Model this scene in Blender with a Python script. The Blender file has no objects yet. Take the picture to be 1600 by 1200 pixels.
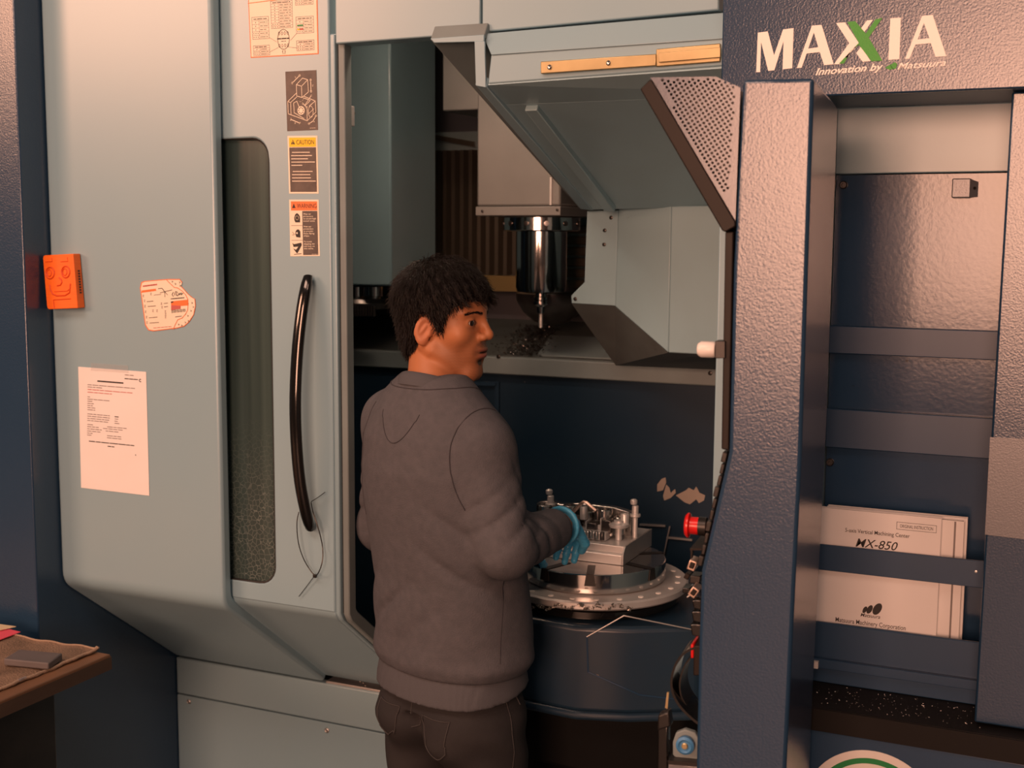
import bpy, bmesh, math, random
import numpy as np
from mathutils import Vector, Matrix
from mathutils.geometry import delaunay_2d_cdt

random.seed(7)
rng = np.random.default_rng(7)
scene = bpy.context.scene
COL = scene.collection

# ------------------------------------------------------------------ camera
FPX = 1950.0                                   # focal length in pixels of the 1600 px wide frame
PITCH, YAW, ROLL = math.radians(6.7), math.radians(24.3), math.radians(0.35)
CAM = Vector((0.0, -2.32, 1.76))
FW = Vector((-math.sin(YAW) * math.cos(PITCH), math.cos(YAW) * math.cos(PITCH), -math.sin(PITCH)))
_rt = Vector((math.cos(YAW), math.sin(YAW), 0)); _up = _rt.cross(FW)
RT = _rt * math.cos(ROLL) + _up * math.sin(ROLL)
UP = -_rt * math.sin(ROLL) + _up * math.cos(ROLL)
cd = bpy.data.cameras.new('camera'); cam = bpy.data.objects.new('camera', cd); COL.objects.link(cam)
cam.matrix_world = Matrix(((RT.x, UP.x, -FW.x, CAM.x), (RT.y, UP.y, -FW.y, CAM.y), (RT.z, UP.z, -FW.z, CAM.z), (0, 0, 0, 1)))
cd.sensor_width = 36; cd.lens = FPX * 36 / 1600; cd.clip_start = .05
cd.dof.use_dof = True; cd.dof.focus_distance = 2.5; cd.dof.aperture_fstop = 5.0
scene.camera = cam

# ------------------------------------------------------------------ world, lights, exposure
w = bpy.data.worlds.new('world'); scene.world = w; w.use_nodes = True
bg = w.node_tree.nodes['Background']; bg.inputs[0].default_value = (1.0, .88, .82, 1); bg.inputs[1].default_value = .15

def area(name, loc, target, sx, sy, power, color, spread=math.pi):
    l = bpy.data.lights.new(name, 'AREA'); l.shape = 'RECTANGLE'; l.size = sx; l.size_y = sy
    l.energy = power; l.color = color; l.spread = spread
    o = bpy.data.objects.new(name, l); COL.objects.link(o); o.location = loc
    o.rotation_euler = (Vector(target) - Vector(loc)).to_track_quat('-Z', 'Y').to_euler()
    return o
# evening daylight through the big shop window behind the photographer
area('window_daylight', (0.05, -7.44, 2.4), (0.05, 0, 2.4), 2.6, 2.6, 800, (1.0, .50, .32))
area('clerestory_daylight', (-7.9, -7.44, 4.15), (-5.0, 0, 2.6), 4.2, 1.9, 1000, (1.0, .50, .31))
# high-bay ceiling lamps of the workshop
area('ceiling_lamp_light', (-2.0, -2.4, 4.0), (-1.5, .2, 1.3), 2.2, .9, 125, (1.0, .60, .44))
# added fill light, unseen behind the header, to brighten the machine's inside
area('interior_fill_light', (-1.40, .20, 2.40), (-1.30, .75, 1.2), .5, .05, 9, (1.0, .66, .46))
area('ceiling_lamp_light', (.6, -2.4, 4.0), (-.8, 0, 1.2), 1.6, .9, 40, (1.0, .60, .44))
vs = scene.view_settings
scene.display_settings.display_device = 'sRGB'
vs.view_transform = 'Standard'; vs.look = 'None'; vs.gamma = 1; vs.use_curve_mapping = False; vs.exposure = -1.05

# ------------------------------------------------------------------ measuring helpers: photo pixel -> point on a real plane
def ray(px, py): return (FW * FPX + RT * (px - 800) - UP * (py - 600)) / FPX
def atY(px, py, Y=0.0):
    d = ray(px, py); return CAM + d * ((Y - CAM.y) / d.y)
def atX(px, py, X):
    d = ray(px, py); return CAM + d * ((X - CAM.x) / d.x)
def atZ(px, py, Z):
    d = ray(px, py); return CAM + d * ((Z - CAM.z) / d.z)
def PX(X, Y, Z):
    v = Vector((X, Y, Z)) - CAM; z = v.dot(FW); return 800 + FPX * v.dot(RT) / z, 600 - FPX * v.dot(UP) / z

# ------------------------------------------------------------------ materials
def mat(name, col, rough=.5, metal=0.0, spec=.5, col2=None, nscale=6.0, namount=.5, ndetail=4, bump=None, coat=0.0, aniso=None, stretch=(1, 1, 1), speck=None, attr=None, sss=0, alpha=1):
    m = bpy.data.materials.new(name); m.use_nodes = True
    nt = m.node_tree; N = nt.nodes; L = nt.links; b = N['Principled BSDF']
    b.inputs['Base Color'].default_value = (*col, 1); b.inputs['Roughness'].default_value = rough
    b.inputs['Metallic'].default_value = metal; b.inputs['Specular IOR Level'].default_value = spec
    b.inputs['Coat Weight'].default_value = coat
    tc = N.new('ShaderNodeTexCoord'); mp = N.new('ShaderNodeMapping'); L.new(tc.outputs['Object'], mp.inputs[0]); mp.inputs['Scale'].default_value = stretch
    last = None
    if col2:
        n = N.new('ShaderNodeTexNoise'); n.inputs['Scale'].default_value = nscale; n.inputs['Detail'].default_value = ndetail
        r = N.new('ShaderNodeValToRGB'); r.color_ramp.elements[0].position = .5 - .25 * (1 - namount) - .05; r.color_ramp.elements[1].position = .5 + .25
        r.color_ramp.elements[0].color = (*col, 1); r.color_ramp.elements[1].color = (*col2, 1)
        L.new(mp.outputs[0], n.inputs['Vector']); L.new(n.outputs['Fac'], r.inputs[0]); L.new(r.outputs[0], b.inputs['Base Color']); last = r.outputs[0]
    if attr:
        a = N.new('ShaderNodeVertexColor'); a.layer_name = attr; L.new(a.outputs[0], b.inputs['Base Color']); last = a.outputs[0]
    if speck:                                   # (scale, threshold, colour): scattered specks, chips of paint, scratches
        sc, th, c3 = speck
        v = N.new('ShaderNodeTexNoise'); v.inputs['Scale'].default_value = sc; v.inputs['Detail'].default_value = 6; v.inputs['Roughness'].default_value = .65
        r2 = N.new('ShaderNodeValToRGB'); r2.color_ramp.elements[0].position = th; r2.color_ramp.elements[1].position = th + .03
        mx = N.new('ShaderNodeMixRGB'); L.new(tc.outputs['Object'], v.inputs['Vector']); L.new(v.outputs['Fac'], r2.inputs[0]); L.new(r2.outputs[0], mx.inputs[0])
        if last: L.new(last, mx.inputs[1])
        else: mx.inputs[1].default_value = (*col, 1)
        mx.inputs[2].default_value = (*c3, 1); L.new(mx.outputs[0], b.inputs['Base Color'])
    if bump:
        kind, sc, st, dist = bump
        t = N.new('ShaderNodeTexVoronoi' if kind == 'v' else 'ShaderNodeTexNoise'); t.inputs['Scale'].default_value = sc
        if kind != 'v': t.inputs['Detail'].default_value = 3
        bp = N.new('ShaderNodeBump'); bp.inputs['Strength'].default_value = st; bp.inputs['Distance'].default_value = dist
        L.new(mp.outputs[0], t.inputs['Vector']); L.new(t.outputs[0], bp.inputs['Height']); L.new(bp.outputs[0], b.inputs['Normal'])
    if aniso: b.inputs['Anisotropic'].default_value = aniso
    if sss:
        b.inputs['Subsurface Weight'].default_value = sss; b.inputs['Subsurface Radius'].default_value = (.008, .003, .0015); b.inputs['Subsurface Scale'].default_value = .6
    if alpha < 1: b.inputs['Alpha'].default_value = alpha
    return m

M = {}
M['door'] = mat('pale_blue_paint', (.250, .405, .485), .30, spec=.75, col2=(.268, .415, .485), nscale=3, bump=('n', 420, .12, .0004), speck=(9, .74, (.18, .28, .32)))
M['door_in'] = mat('pale_blue_inner_paint', (.270, .425, .490), .30, col2=(.245, .375, .425), nscale=5, speck=(60, .71, (.12, .15, .15)))
M['navy_tex'] = mat('textured_navy_paint', (.015, .046, .098), .22, spec=.8, col2=(.018, .051, .105), nscale=4, bump=('n', 260, .75, .00046))
M['navy_perf'] = mat('perforated_navy_plate', (.015, .046, .098), .24, spec=.8, col2=(.018, .051, .105), nscale=4, bump=('n', 330, .4, .0002))
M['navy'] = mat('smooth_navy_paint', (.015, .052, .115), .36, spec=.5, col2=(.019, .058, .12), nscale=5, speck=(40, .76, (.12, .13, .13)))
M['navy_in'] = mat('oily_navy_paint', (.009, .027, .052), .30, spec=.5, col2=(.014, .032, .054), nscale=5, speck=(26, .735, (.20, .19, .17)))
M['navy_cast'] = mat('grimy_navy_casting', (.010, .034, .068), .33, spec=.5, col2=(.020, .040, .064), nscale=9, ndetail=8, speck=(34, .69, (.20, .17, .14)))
M['navy_worn'] = mat('scuffed_navy_paint', (.015, .048, .105), .17, spec=.6, col2=(.022, .056, .115), nscale=7, bump=('n', 120, .10, .0015), speck=(24, .70, (.012, .02, .035)))
M['black'] = mat('black_plastic', (.009, .009, .009), .35, col2=(.018, .016, .015), nscale=20)
M['gloss_black'] = mat('glossy_black_plastic', (.006, .006, .006), .12, spec=.6, coat=.3)
M['black_sheet'] = mat('black_sheet_metal', (.008, .0075, .0075), .6, spec=.25, speck=(120, .74, (.30, .28, .25)))
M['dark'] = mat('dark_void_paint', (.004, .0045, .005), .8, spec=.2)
M['rubber'] = mat('rubber', (.02, .02, .02), .7)
M['steel'] = mat('machined_steel', (.55, .55, .54), .26, 1.0, col2=(.42, .41, .40), nscale=18, stretch=(1, 1, 8), bump=('n', 90, .05, .001))
M['chrome'] = mat('polished_steel', (.60, .59, .58), .12, 1.0, bump=('n', 60, .04, .001), stretch=(1, 1, 6))
M['alu'] = mat('milled_aluminium', (.74, .74, .74), .40, .55, col2=(.62, .62, .62), nscale=14)
M['alu_dull'] = mat('dull_aluminium', (.62, .62, .62), .5, 1.0, col2=(.48, .48, .48), nscale=9, speck=(90, .70, (.2, .2, .2)))
M['head'] = mat('beige_head_cover', (.25, .26, .26), .42, 0.3, col2=(.21, .22, .22), nscale=6)
M['brass'] = mat('brass_rail', (.66, .54, .30), .33, .85, col2=(.50, .40, .22), nscale=12)
M['louvre'] = mat('oily_brown_steel', (.10, .085, .07), .28, .6, col2=(.17, .14, .11), nscale=9, stretch=(1, 1, .2))
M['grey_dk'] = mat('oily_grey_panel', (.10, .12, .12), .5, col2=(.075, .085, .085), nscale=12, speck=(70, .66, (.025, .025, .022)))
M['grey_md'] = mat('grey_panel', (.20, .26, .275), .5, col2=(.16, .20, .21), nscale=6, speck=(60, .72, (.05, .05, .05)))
M['purple_wall'] = mat('dim_inner_wall', (.07, .07, .085), .55, col2=(.06, .06, .07), nscale=4)
M['glass'] = mat('crazed_window', (.016, .032, .034), .20, spec=.45, col2=(.055, .088, .084), nscale=4.5, ndetail=2, stretch=(5, 5, .12), bump=('n', 25, .12, .002))  # stretched lighter tone paints a streak of dirt and reflection down the pane
def crackle(m):           # fine crazing that grows towards the bottom of the old window
    nt = m.node_tree; N = nt.nodes; L = nt.links; b = N['Principled BSDF']; src = b.inputs['Base Color'].links[0].from_socket
    tc = N.new('ShaderNodeTexCoord'); v = N.new('ShaderNodeTexVoronoi'); v.feature = 'DISTANCE_TO_EDGE'; v.inputs['Scale'].default_value = 85
    r = N.new('ShaderNodeValToRGB'); r.color_ramp.elements[0].position = .012; r.color_ramp.elements[1].position = .05
    r.color_ramp.elements[0].color = (1, 1, 1, 1); r.color_ramp.elements[1].color = (0, 0, 0, 1)
    sx = N.new('ShaderNodeSeparateXYZ'); mr = N.new('ShaderNodeMapRange'); mr.inputs[1].default_value = -.12; mr.inputs[2].default_value = -.42; mr.inputs[4].default_value = .75
    n = N.new('ShaderNodeTexNoise'); n.inputs['Scale'].default_value = 14; mul = N.new('ShaderNodeMath'); mul.operation = 'MULTIPLY'; mul2 = N.new('ShaderNodeMath'); mul2.operation = 'MULTIPLY'
    mx = N.new('ShaderNodeMixRGB'); mx.inputs[2].default_value = (.30, .36, .34, 1)
    L.new(tc.outputs['Object'], v.inputs['Vector']); L.new(v.outputs['Distance'], r.inputs[0]); L.new(tc.outputs['Object'], sx.inputs[0]); L.new(sx.outputs['Z'], mr.inputs[0]); L.new(tc.outputs['Object'], n.inputs['Vector'])
    L.new(r.outputs[0], mul.inputs[0]); L.new(mr.outputs[0], mul.inputs[1]); L.new(mul.outputs[0], mul2.inputs[0]); L.new(n.outputs['Fac'], mul2.inputs[1]); L.new(mul2.outputs[0], mx.inputs[0]); L.new(src, mx.inputs[1]); L.new(mx.outputs[0], b.inputs['Base Color'])
crackle(M['glass'])
M['paper'] = mat('white_paper', (.80, .79, .80), .7, col2=(.76, .75, .75), nscale=7)
M['paper_edge'] = mat('paper_edges', (.62, .58, .55), .8, col2=(.5, .46, .43), nscale=20, stretch=(40, 1, 1))
M['ink'] = mat('black_ink', (.025, .022, .022), .6)
M['grey_ink'] = mat('grey_ink', (.22, .20, .20), .7)
M['red_ink'] = mat('red_ink', (.50, .12, .11), .7)
M['cream'] = mat('cream_vinyl', (.82, .75, .62), .5, col2=(.78, .70, .57), nscale=8)
M['orange_edge'] = mat('orange_vinyl', (.80, .19, .05), .5)
M['orange'] = mat('orange_printed_plastic', (.90, .17, .015), .45, col2=(.82, .14, .012), nscale=30, stretch=(1, 1, 14))
M['yellow'] = mat('yellow_vinyl', (.85, .55, .02), .5)
M['warn_orange'] = mat('warning_orange_vinyl', (.80, .20, .06), .5)
M['brown_vinyl'] = mat('black_vinyl_worn', (.060, .052, .050), .45, col2=(.12, .095, .085), nscale=40, namount=.2)
M['logo_white'] = mat('cream_lettering', (.88, .84, .80), .45)
M['logo_green'] = mat('green_lettering', (.03, .30, .025), .45, bump=('n', 330, .4, .0012))
M['sign_white'] = mat('white_vinyl', (.82, .80, .78), .5)
M['sign_green'] = mat('green_vinyl', (.012, .24, .07), .5)
M['red'] = mat('red_plastic', (.62, .012, .012), .25, spec=.6)
M['white_pl'] = mat('white_plastic', (.78, .76, .74), .35)
M['blue_ring'] = mat('blue_plastic', (.06, .22, .45), .4)
M['bezel'] = mat('brown_bezel', (.013, .010, .009), .45, 0, spec=.2, col2=(.018, .013, .011), nscale=10)
M['wood'] = mat('worn_bench_wood', (.20, .105, .055), .6, col2=(.10, .055, .03), nscale=9, stretch=(1, .15, 1), bump=('n', 60, .3, .002), speck=(50, .70, (.04, .03, .025)))
M['wood_side'] = mat('dark_bench_edge', (.075, .05, .035), .6, col2=(.045, .03, .022), nscale=14, stretch=(1, .3, 1), bump=('n', 80, .4, .002))
M['towel'] = mat('soiled_towel', (.27, .19, .135), .95, col2=(.13, .09, .062), nscale=11, ndetail=8, bump=('n', 220, .9, .004))
M['towel_band'] = mat('towel_edge_band', (.36, .27, .20), .95, bump=('n', 300, .8, .003))
M['stone'] = mat('grey_sharpening_block', (.13, .12, .125), .6, col2=(.10, .095, .10), nscale=18)
M['pink'] = mat('pink_card', (.80, .10, .16), .6)
M['ycard'] = mat('cream_card', (.74, .62, .40), .6)
M['floor'] = mat('grey_workshop_floor', (.07, .07, .075), .5, col2=(.05, .05, .055), nscale=2)
M['wall'] = mat('workshop_wall', (.42, .42, .42), .8)
M['chip'] = mat('metal_chips', (.45, .42, .38), .4, .9)
M['steel_dark'] = mat('dark_steel', (.16, .15, .145), .3, .9, col2=(.11, .10, .10), nscale=20)
M['copper'] = mat('worn_steel_key', (.66, .50, .42), .32, .85)
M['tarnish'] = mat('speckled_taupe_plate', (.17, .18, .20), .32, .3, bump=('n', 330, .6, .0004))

# ------------------------------------------------------------------ object helpers
WORLD = {}
def put(o, parent, loc):
    WORLD[o.name] = Vector(loc); COL.objects.link(o)
    if parent is not None: o.parent = parent; o.location = Vector(loc) - WORLD[parent.name]
    else: o.location = loc
    return o
def tag(o, label=None, cat=None, group=None, kind=None):
    if label: o['label'] = label
    if cat: o['category'] = cat
    if group: o['group'] = group
    if kind: o['kind'] = kind
    return o
def thing(name, loc, label, cat, group=None):
    return tag(put(bpy.data.objects.new(name, None), None, loc), label, cat, group)

class MB:
    def __init__(s): s.v = []; s.f = []
    def add(s, vs, fs):
        o = len(s.v); s.v += [tuple(v) for v in vs]; s.f += [tuple(i + o for i in f) for f in fs]; return s
    def box(s, x0, x1, y0, y1, z0, z1):
        return s.add([(x, y, z) for x in (x0, x1) for y in (y0, y1) for z in (z0, z1)], [(0, 1, 3, 2), (4, 6, 7, 5), (0, 4, 5, 1), (2, 3, 7, 6), (0, 2, 6, 4), (1, 5, 7, 3)])
    def prism(s, poly, vec):
        n = len(poly); vec = Vector(vec); a = [Vector(p) for p in poly]
        return s.add(a + [p + vec for p in a], [tuple(range(n)), tuple(range(2 * n - 1, n - 1, -1))] + [(i, (i + 1) % n, n + (i + 1) % n, n + i) for i in range(n)])
    def quad(s, *p): return s.add(p, [tuple(range(len(p)))])
    def tube(s, pts, r, n=8, closed=False, cap=True):
        pts = [Vector(p) for p in pts]; k = len(pts); rr = r if isinstance(r, (list, tuple)) else [r] * k
        prev = None; vs = []; fs = []
        for i, p in enumerate(pts):
            t = (pts[(i + 1) % k] - pts[i - 1]) if closed else (pts[min(i + 1, k - 1)] - pts[max(i - 1, 0)])
            t.normalize()
            if prev is None:
                u = t.cross(Vector((0, 0, 1)));  u = u if u.length > .1 else t.cross(Vector((1, 0, 0)))
            else: u = prev - t * prev.dot(t)
            u.normalize(); prev = u; w_ = t.cross(u)
            for j in range(n):
                a = 2 * math.pi * j / n; vs.append(p + (u * math.cos(a) + w_ * math.sin(a)) * rr[i])
        for i in range(k if closed else k - 1):
            for j in range(n):
                a, b = i * n + j, i * n + (j + 1) % n; c, d = ((i + 1) % k) * n + (j + 1) % n, ((i + 1) % k) * n + j
                fs.append((a, b, c, d))
        if cap and not closed: fs += [tuple(range(n - 1, -1, -1)), tuple(range((k - 1) * n, k * n))]
        return s.add(vs, fs)
    def cyl(s, p0, p1, r, n=16): return s.tube([p0, p1], r, n)
    def lathe(s, prof, c, axis=(0, 0, 1), n=40):
        ax = Vector(axis).normalized(); u = ax.cross(Vector((0, 1, 0)));  u = u if u.length > .1 else ax.cross(Vector((1, 0, 0))); u.normalize(); w_ = ax.cross(u); c = Vector(c)
        vs = [c + ax * h + (u * math.cos(2 * math.pi * j / n) + w_ * math.sin(2 * math.pi * j / n)) * r for r, h in prof for j in range(n)]
        fs = [(i * n + j, i * n + (j + 1) % n, (i + 1) * n + (j + 1) % n, (i + 1) * n + j) for i in range(len(prof) - 1) for j in range(n)]
        fs += [tuple(range(n - 1, -1, -1)), tuple(range((len(prof) - 1) * n, len(prof) * n))]
        return s.add(vs, fs)
    def plate(s, outer, holes, fn, vec):        # 2-D outline with holes, mapped by fn to 3-D, given thickness vec
        loops = [outer] + holes; pts = []; edges = []
        for lp in loops:
            o = len(pts); pts += [Vector((p[0], p[1])) for p in lp]; edges += [(o + i, o + (i + 1) % len(lp)) for i in range(len(lp))]
        V2, E2, F2, *_ = delaunay_2d_cdt(pts, edges, [], 1, 1e-7)
        def inside(p, lp):
            c = False; n = len(lp)
            for i in range(n):
                a, b = lp[i], lp[i - 1]
                if (a[1] > p[1]) != (b[1] > p[1]) and p[0] < (b[0] - a[0]) * (p[1] - a[1]) / (b[1] - a[1]) + a[0]: c = not c
            return c
        hc = [(sum(p[0] for p in h) / len(h), sum(p[1] for p in h) / len(h), max(math.hypot(p[0] - h[0][0], p[1] - h[0][1]) for p in h)) for h in holes]
        keep = []
        for f in F2:
            c = (sum(V2[i][0] for i in f) / len(f), sum(V2[i][1] for i in f) / len(f))
            if not inside(c, outer): continue
            if any(math.hypot(c[0] - h[0], c[1] - h[1]) < h[2] and inside(c, holes[k]) for k, h in enumerate(hc)): continue
            keep.append(tuple(f))
        a = [Vector(fn(p[0], p[1])) for p in V2]; n = len(a); vec = Vector(vec)
        fs = keep + [tuple(i + n for i in f[::-1]) for f in keep]
        base = 0; tot = 0
        for lp in loops:
            m_ = len(lp); fs += [(tot + i, tot + (i + 1) % m_, n + tot + (i + 1) % m_, n + tot + i) for i in range(m_)]; tot += m_
        return s.add(a + [p + vec for p in a], fs)
    def build(s, name, m, parent=None, bevel=0, seg=2, ang=35, flat=False, loc=None, label=None):
        A = np.array(s.v, float); c = Vector(((A.min(0) + A.max(0)) / 2).tolist()) if loc is None else Vector(loc)
        if parent is None and loc is None: c.z = float(A[:, 2].min())
        me = bpy.data.meshes.new(name); me.from_pydata([tuple(Vector(v) - c) for v in s.v], [], s.f)
        if not flat:
            bm = bmesh.new(); bm.from_mesh(me); bmesh.ops.recalc_face_normals(bm, faces=bm.faces); bm.to_mesh(me); bm.free()
            me.polygons.foreach_set('use_smooth', [True] * len(me.polygons)); me.set_sharp_from_angle(angle=math.radians(ang))
        me.materials.append(m if not isinstance(m, str) else M[m])
        o = bpy.data.objects.new(name, me); put(o, parent, c)
        if bevel:
            b = o.modifiers.new('bevel', 'BEVEL'); b.width = bevel; b.segments = seg; b.limit_method = 'ANGLE'; b.angle_limit = math.radians(40)
            b.harden_normals = False
        if label: o['label'] = label
        return o

def rrect(x0, z0, x1, z1, r, corners='abcd', n=6):
    """rounded rectangle, corners a=bottom-left b=bottom-right c=top-right d=top-left"""
    pts = []
    for k, (cx, cz, a0, nm) in enumerate([(x0 + r, z0 + r, 180, 'a'), (x1 - r, z0 + r, 270, 'b'), (x1 - r, z1 - r, 0, 'c'), (x0 + r, z1 - r, 90, 'd')]):
        if nm in corners: pts += [(cx + r * math.cos(math.radians(a0 + 90 * i / n)), cz + r * math.sin(math.radians(a0 + 90 * i / n))) for i in range(n + 1)]
        else: pts.append({'a': (x0, z0), 'b': (x1, z0), 'c': (x1, z1), 'd': (x0, z1)}[nm])
    return pts
def circ(cx, cz, r, n=24): return [(cx + r * math.cos(2 * math.pi * i / n), cz + r * math.sin(2 * math.pi * i / n)) for i in range(n)]

_tc = {}
def text2d(s, bold=0.0, shear=0.0):
    k = (s, bold, shear)
    if k in _tc: return _tc[k]
    cu = bpy.data.curves.new('t', 'FONT'); cu.body = s; cu.offset = bold; cu.shear = shear; cu.resolution_u = 3; cu.fill_mode = 'FRONT'
    o = bpy.data.objects.new('t', cu); COL.objects.link(o); dg = bpy.context.evaluated_depsgraph_get(); dg.update()
    me = bpy.data.meshes.new_from_object(o.evaluated_get(dg))
    v = [(p.co.x, p.co.y) for p in me.vertices]; f = [tuple(p.vertices) for p in me.polygons]
    bpy.data.objects.remove(o); bpy.data.curves.remove(cu); bpy.data.meshes.remove(me)
    _tc[k] = (v, f); return v, f

class Print:
    """flat print in a unit frame (u right, v down) laid on a quad of four 3-D corners tl, tr, br, bl"""
    def __init__(s, tl, tr, br, bl, nrm=(0, -1, 0)):
        s.c = [Vector(p) for p in (tl, tr, br, bl)]; s.n = Vector(nrm); s.mb = {}
        s.W = (s.c[1] - s.c[0]).length; s.H = (s.c[3] - s.c[0]).length
    def p(s, u, v, h=0):
        a, b, c, d = s.c; return a * (1 - u) * (1 - v) + b * u * (1 - v) + c * u * v + d * (1 - u) * v + s.n * h
    def m(s, k): return s.mb.setdefault(k, MB())
    def poly(s, k, pts, h=.0004): s.m(k).quad(*[s.p(u, v, h) for u, v in pts])
    def rect(s, k, u0, v0, u1, v1, h=.0004): s.poly(k, [(u0, v0), (u1, v0), (u1, v1), (u0, v1)], h)
    def line(s, k, pts, w=.001, h=.0006, closed=False):
        pts = list(pts) + ([pts[0]] if closed else [])
        for (u0, v0), (u1, v1) in zip(pts, pts[1:]):
            d = Vector(((u1 - u0) * s.W, (v1 - v0) * s.H))
            if d.length < 1e-7: continue
            d.normalize(); q = Vector((-d.y, d.x)) * w / 2; e = d * w / 2
            s.poly(k, [(u0 + (q.x - e.x) / s.W, v0 + (q.y - e.y) / s.H), (u1 + (q.x + e.x) / s.W, v1 + (q.y + e.y) / s.H), (u1 + (-q.x + e.x) / s.W, v1 + (-q.y + e.y) / s.H), (u0 + (-q.x - e.x) / s.W, v0 + (-q.y - e.y) / s.H)], h)
    def frame(s, k, u0, v0, u1, v1, w=.001, h=.0006): s.line(k, [(u0, v0), (u1, v0), (u1, v1), (u0, v1)], w, h, True)
    def ring(s, k, u, v, r, w=.001, h=.0006, a0=0, a1=360, n=28):
        s.line(k, [(u + r * math.cos(math.radians(a0 + (a1 - a0) * i / n)) / s.W, v + r * math.sin(math.radians(a0 + (a1 - a0) * i / n)) / s.H) for i in range(n + 1)], w, h)
    def disc(s, k, u, v, r, h=.0004, ry=None): s.poly(k, [(u + r * math.cos(2 * math.pi * i / 20) / s.W, v + (ry or r) * math.sin(2 * math.pi * i / 20) / s.H) for i in range(20)], h)
    def text(s, k, t, u0, v, u1, hgt, bold=0.0, shear=0.0, h=.0008):   # fills u0..u1, baseline at v, cap height hgt (v units)
        V, F = text2d(t, bold, shear)
        if not V: return
        x0 = min(a for a, b in V); x1 = max(a for a, b in V)
        s.m(k).add([s.p(u0 + (a - x0) / (x1 - x0) * (u1 - u0), v - b / .69 * hgt, h) for a, b in V], F)
    def words(s, k, u0, v, u1, w, seed=0, h=.0006):   # print too small to read: a row of short strokes
        r = random.Random(seed); u = u0
        while u < u1 - .01:
            L = min(r.uniform(.05, .16) * (.8 if u1 - u0 > .5 else .5), u1 - u); s.line(k, [(u, v), (u + L, v)], w, h); u += L + .018
    def build(s, parent, names=None):
        for i, (k, mb) in enumerate(s.mb.items()): mb.build((names or {}).get(k, 'print'), k, parent, flat=True)['kind'] = 'stuff'
# ================================================================== the room
def struct(mb, name, m):
    o = mb.build(name, m); o['kind'] = 'structure'; return o
struct(MB().box(-11, 4, -7.7, 2.4, -.06, 0), 'floor', 'floor')
struct(MB().box(-6, 4, 2.2, 2.3, 0, 5.5), 'wall_back', 'wall')
# the wall behind the photographer, with the big window the daylight comes through
wb = MB().plate([(-11, 0), (4, 0), (4, 5.5), (-11, 5.5)], [[(-1.25, 1.1), (1.35, 1.1), (1.35, 3.7), (-1.25, 3.7)], [(-10, 3.2), (-5.8, 3.2), (-5.8, 5.1), (-10, 5.1)]], lambda x, z: (x, -7.5, z), (0, -.15, 0))
struct(wb, 'wall_rear', 'wall')
for nm, (x0, x1, z0, z1) in (('window_1', (-1.25, 1.35, 1.1, 3.7)), ('window_2', (-10, -5.8, 3.2, 5.1))):
    wf = MB()
    for a in ((x0, x0 + .05, z0, z1), (x1 - .05, x1, z0, z1), (x0 + .05, x1 - .05, z0, z0 + .05), (x0 + .05, x1 - .05, z1 - .05, z1)): wf.box(a[0], a[1], -7.62, -7.5, a[2], a[3])
    struct(wf, nm, 'white_pl')

# ================================================================== the machining centre: enclosure
MC = thing('machining_center', (-1.3, .7, 0), 'large pale blue and navy machining center filling the photo behind the man', 'machine')
XW = -2.286            # side cabinet's right face / left edge of the fixed panel
XP = -1.787            # right edge of the fixed panel
YB = .426              # recessed base
ZT = 2.62
MB().box(-3.3, XW - .002, -.08, 1.7, 0, ZT).build('side_cabinet', 'navy_tex', MC, bevel=.004, label='textured navy side cabinet')
def sheet(path, t, x0, x1):     # sheet metal bent along a (Y, Z) path, thickness t towards the machine inside
    inner = []
    n = len(path)
    for i, (y, z) in enumerate(path):
        a = Vector(path[max(i - 1, 0)]); b = Vector(path[min(i + 1, n - 1)]); d0 = (Vector(path[i]) - a); d1 = (b - Vector(path[i]))
        if d0.length == 0: d0 = d1
        if d1.length == 0: d1 = d0
        d0.normalize(); d1.normalize(); nn = (Vector((-d0.y, d0.x)) + Vector((-d1.y, d1.x))); nn.normalize(); k = 1 / max(.3, nn.dot(Vector((-d0.y, d0.x))))
        inner.append((y + nn.x * t * k, z + nn.y * t * k))
    poly = list(path) + inner[::-1]
    return MB().prism([(x0, y, z) for y, z in poly], (x1 - x0, 0, 0))
def bend(y0, zc, y1, z1, r=.03, n=5):     # vertical run, rounded bend, slope
    p0 = Vector((y0, zc)); d = (Vector((y1, z1)) - p0).normalized(); a = Vector((y0, zc + r)); b = p0 + d * r
    pts = []
    for i in range(n + 1):
        t = i / n; q = a * (1 - t) ** 2 + p0 * 2 * t * (1 - t) + b * t * t; pts.append((q.x, q.y))
    return [(y0, ZT)] + pts + [(y1, z1)]
sheet(bend(0, .893, YB, .570), .034, XW, XP).build('fixed_panel', 'door', MC, bevel=.009, seg=3, label='pale blue fixed front panel')
for px, py in ((67, 240), (80, 268), (68, 616)):
    q = atY(px, py, -.001); 
# ---- sliding door with window, seals and handle
YD = .040
XD1 = atY(519, 500, YD).x
wz0 = atY(380, 908, YD).z; wz1 = atY(380, 216, YD).z; wx1 = atY(427, 700, YD).x; wx0 = -1.86
door = MB().plate([(-1.93, .905), (XD1, .905), (XD1, ZT), (-1.93, ZT)], [rrect(wx0, wz0, wx1, wz1, .045, 'bc')], lambda x, z: (x, YD, z), (0, .03, 0)).build('sliding_door', 'door', MC, bevel=.004, label='pale blue sliding door with narrow window')
sheet([(YD, .912), (YD + .004, .896), (YD + .018, .882), (YB + .01, .585)], .03, -1.93, XD1).build('door_skirt', 'door', door, bevel=.004)
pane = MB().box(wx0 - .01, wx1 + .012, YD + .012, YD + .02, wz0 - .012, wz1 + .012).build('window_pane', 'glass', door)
g = MB(); rr_ = rrect(wx0, wz0, wx1, wz1, .045, 'bc'); g.tube([(x, YD + .006, z) for x, z in rr_], .004, 6, closed=True); g.build('window_gasket', 'rubber', door)
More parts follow.
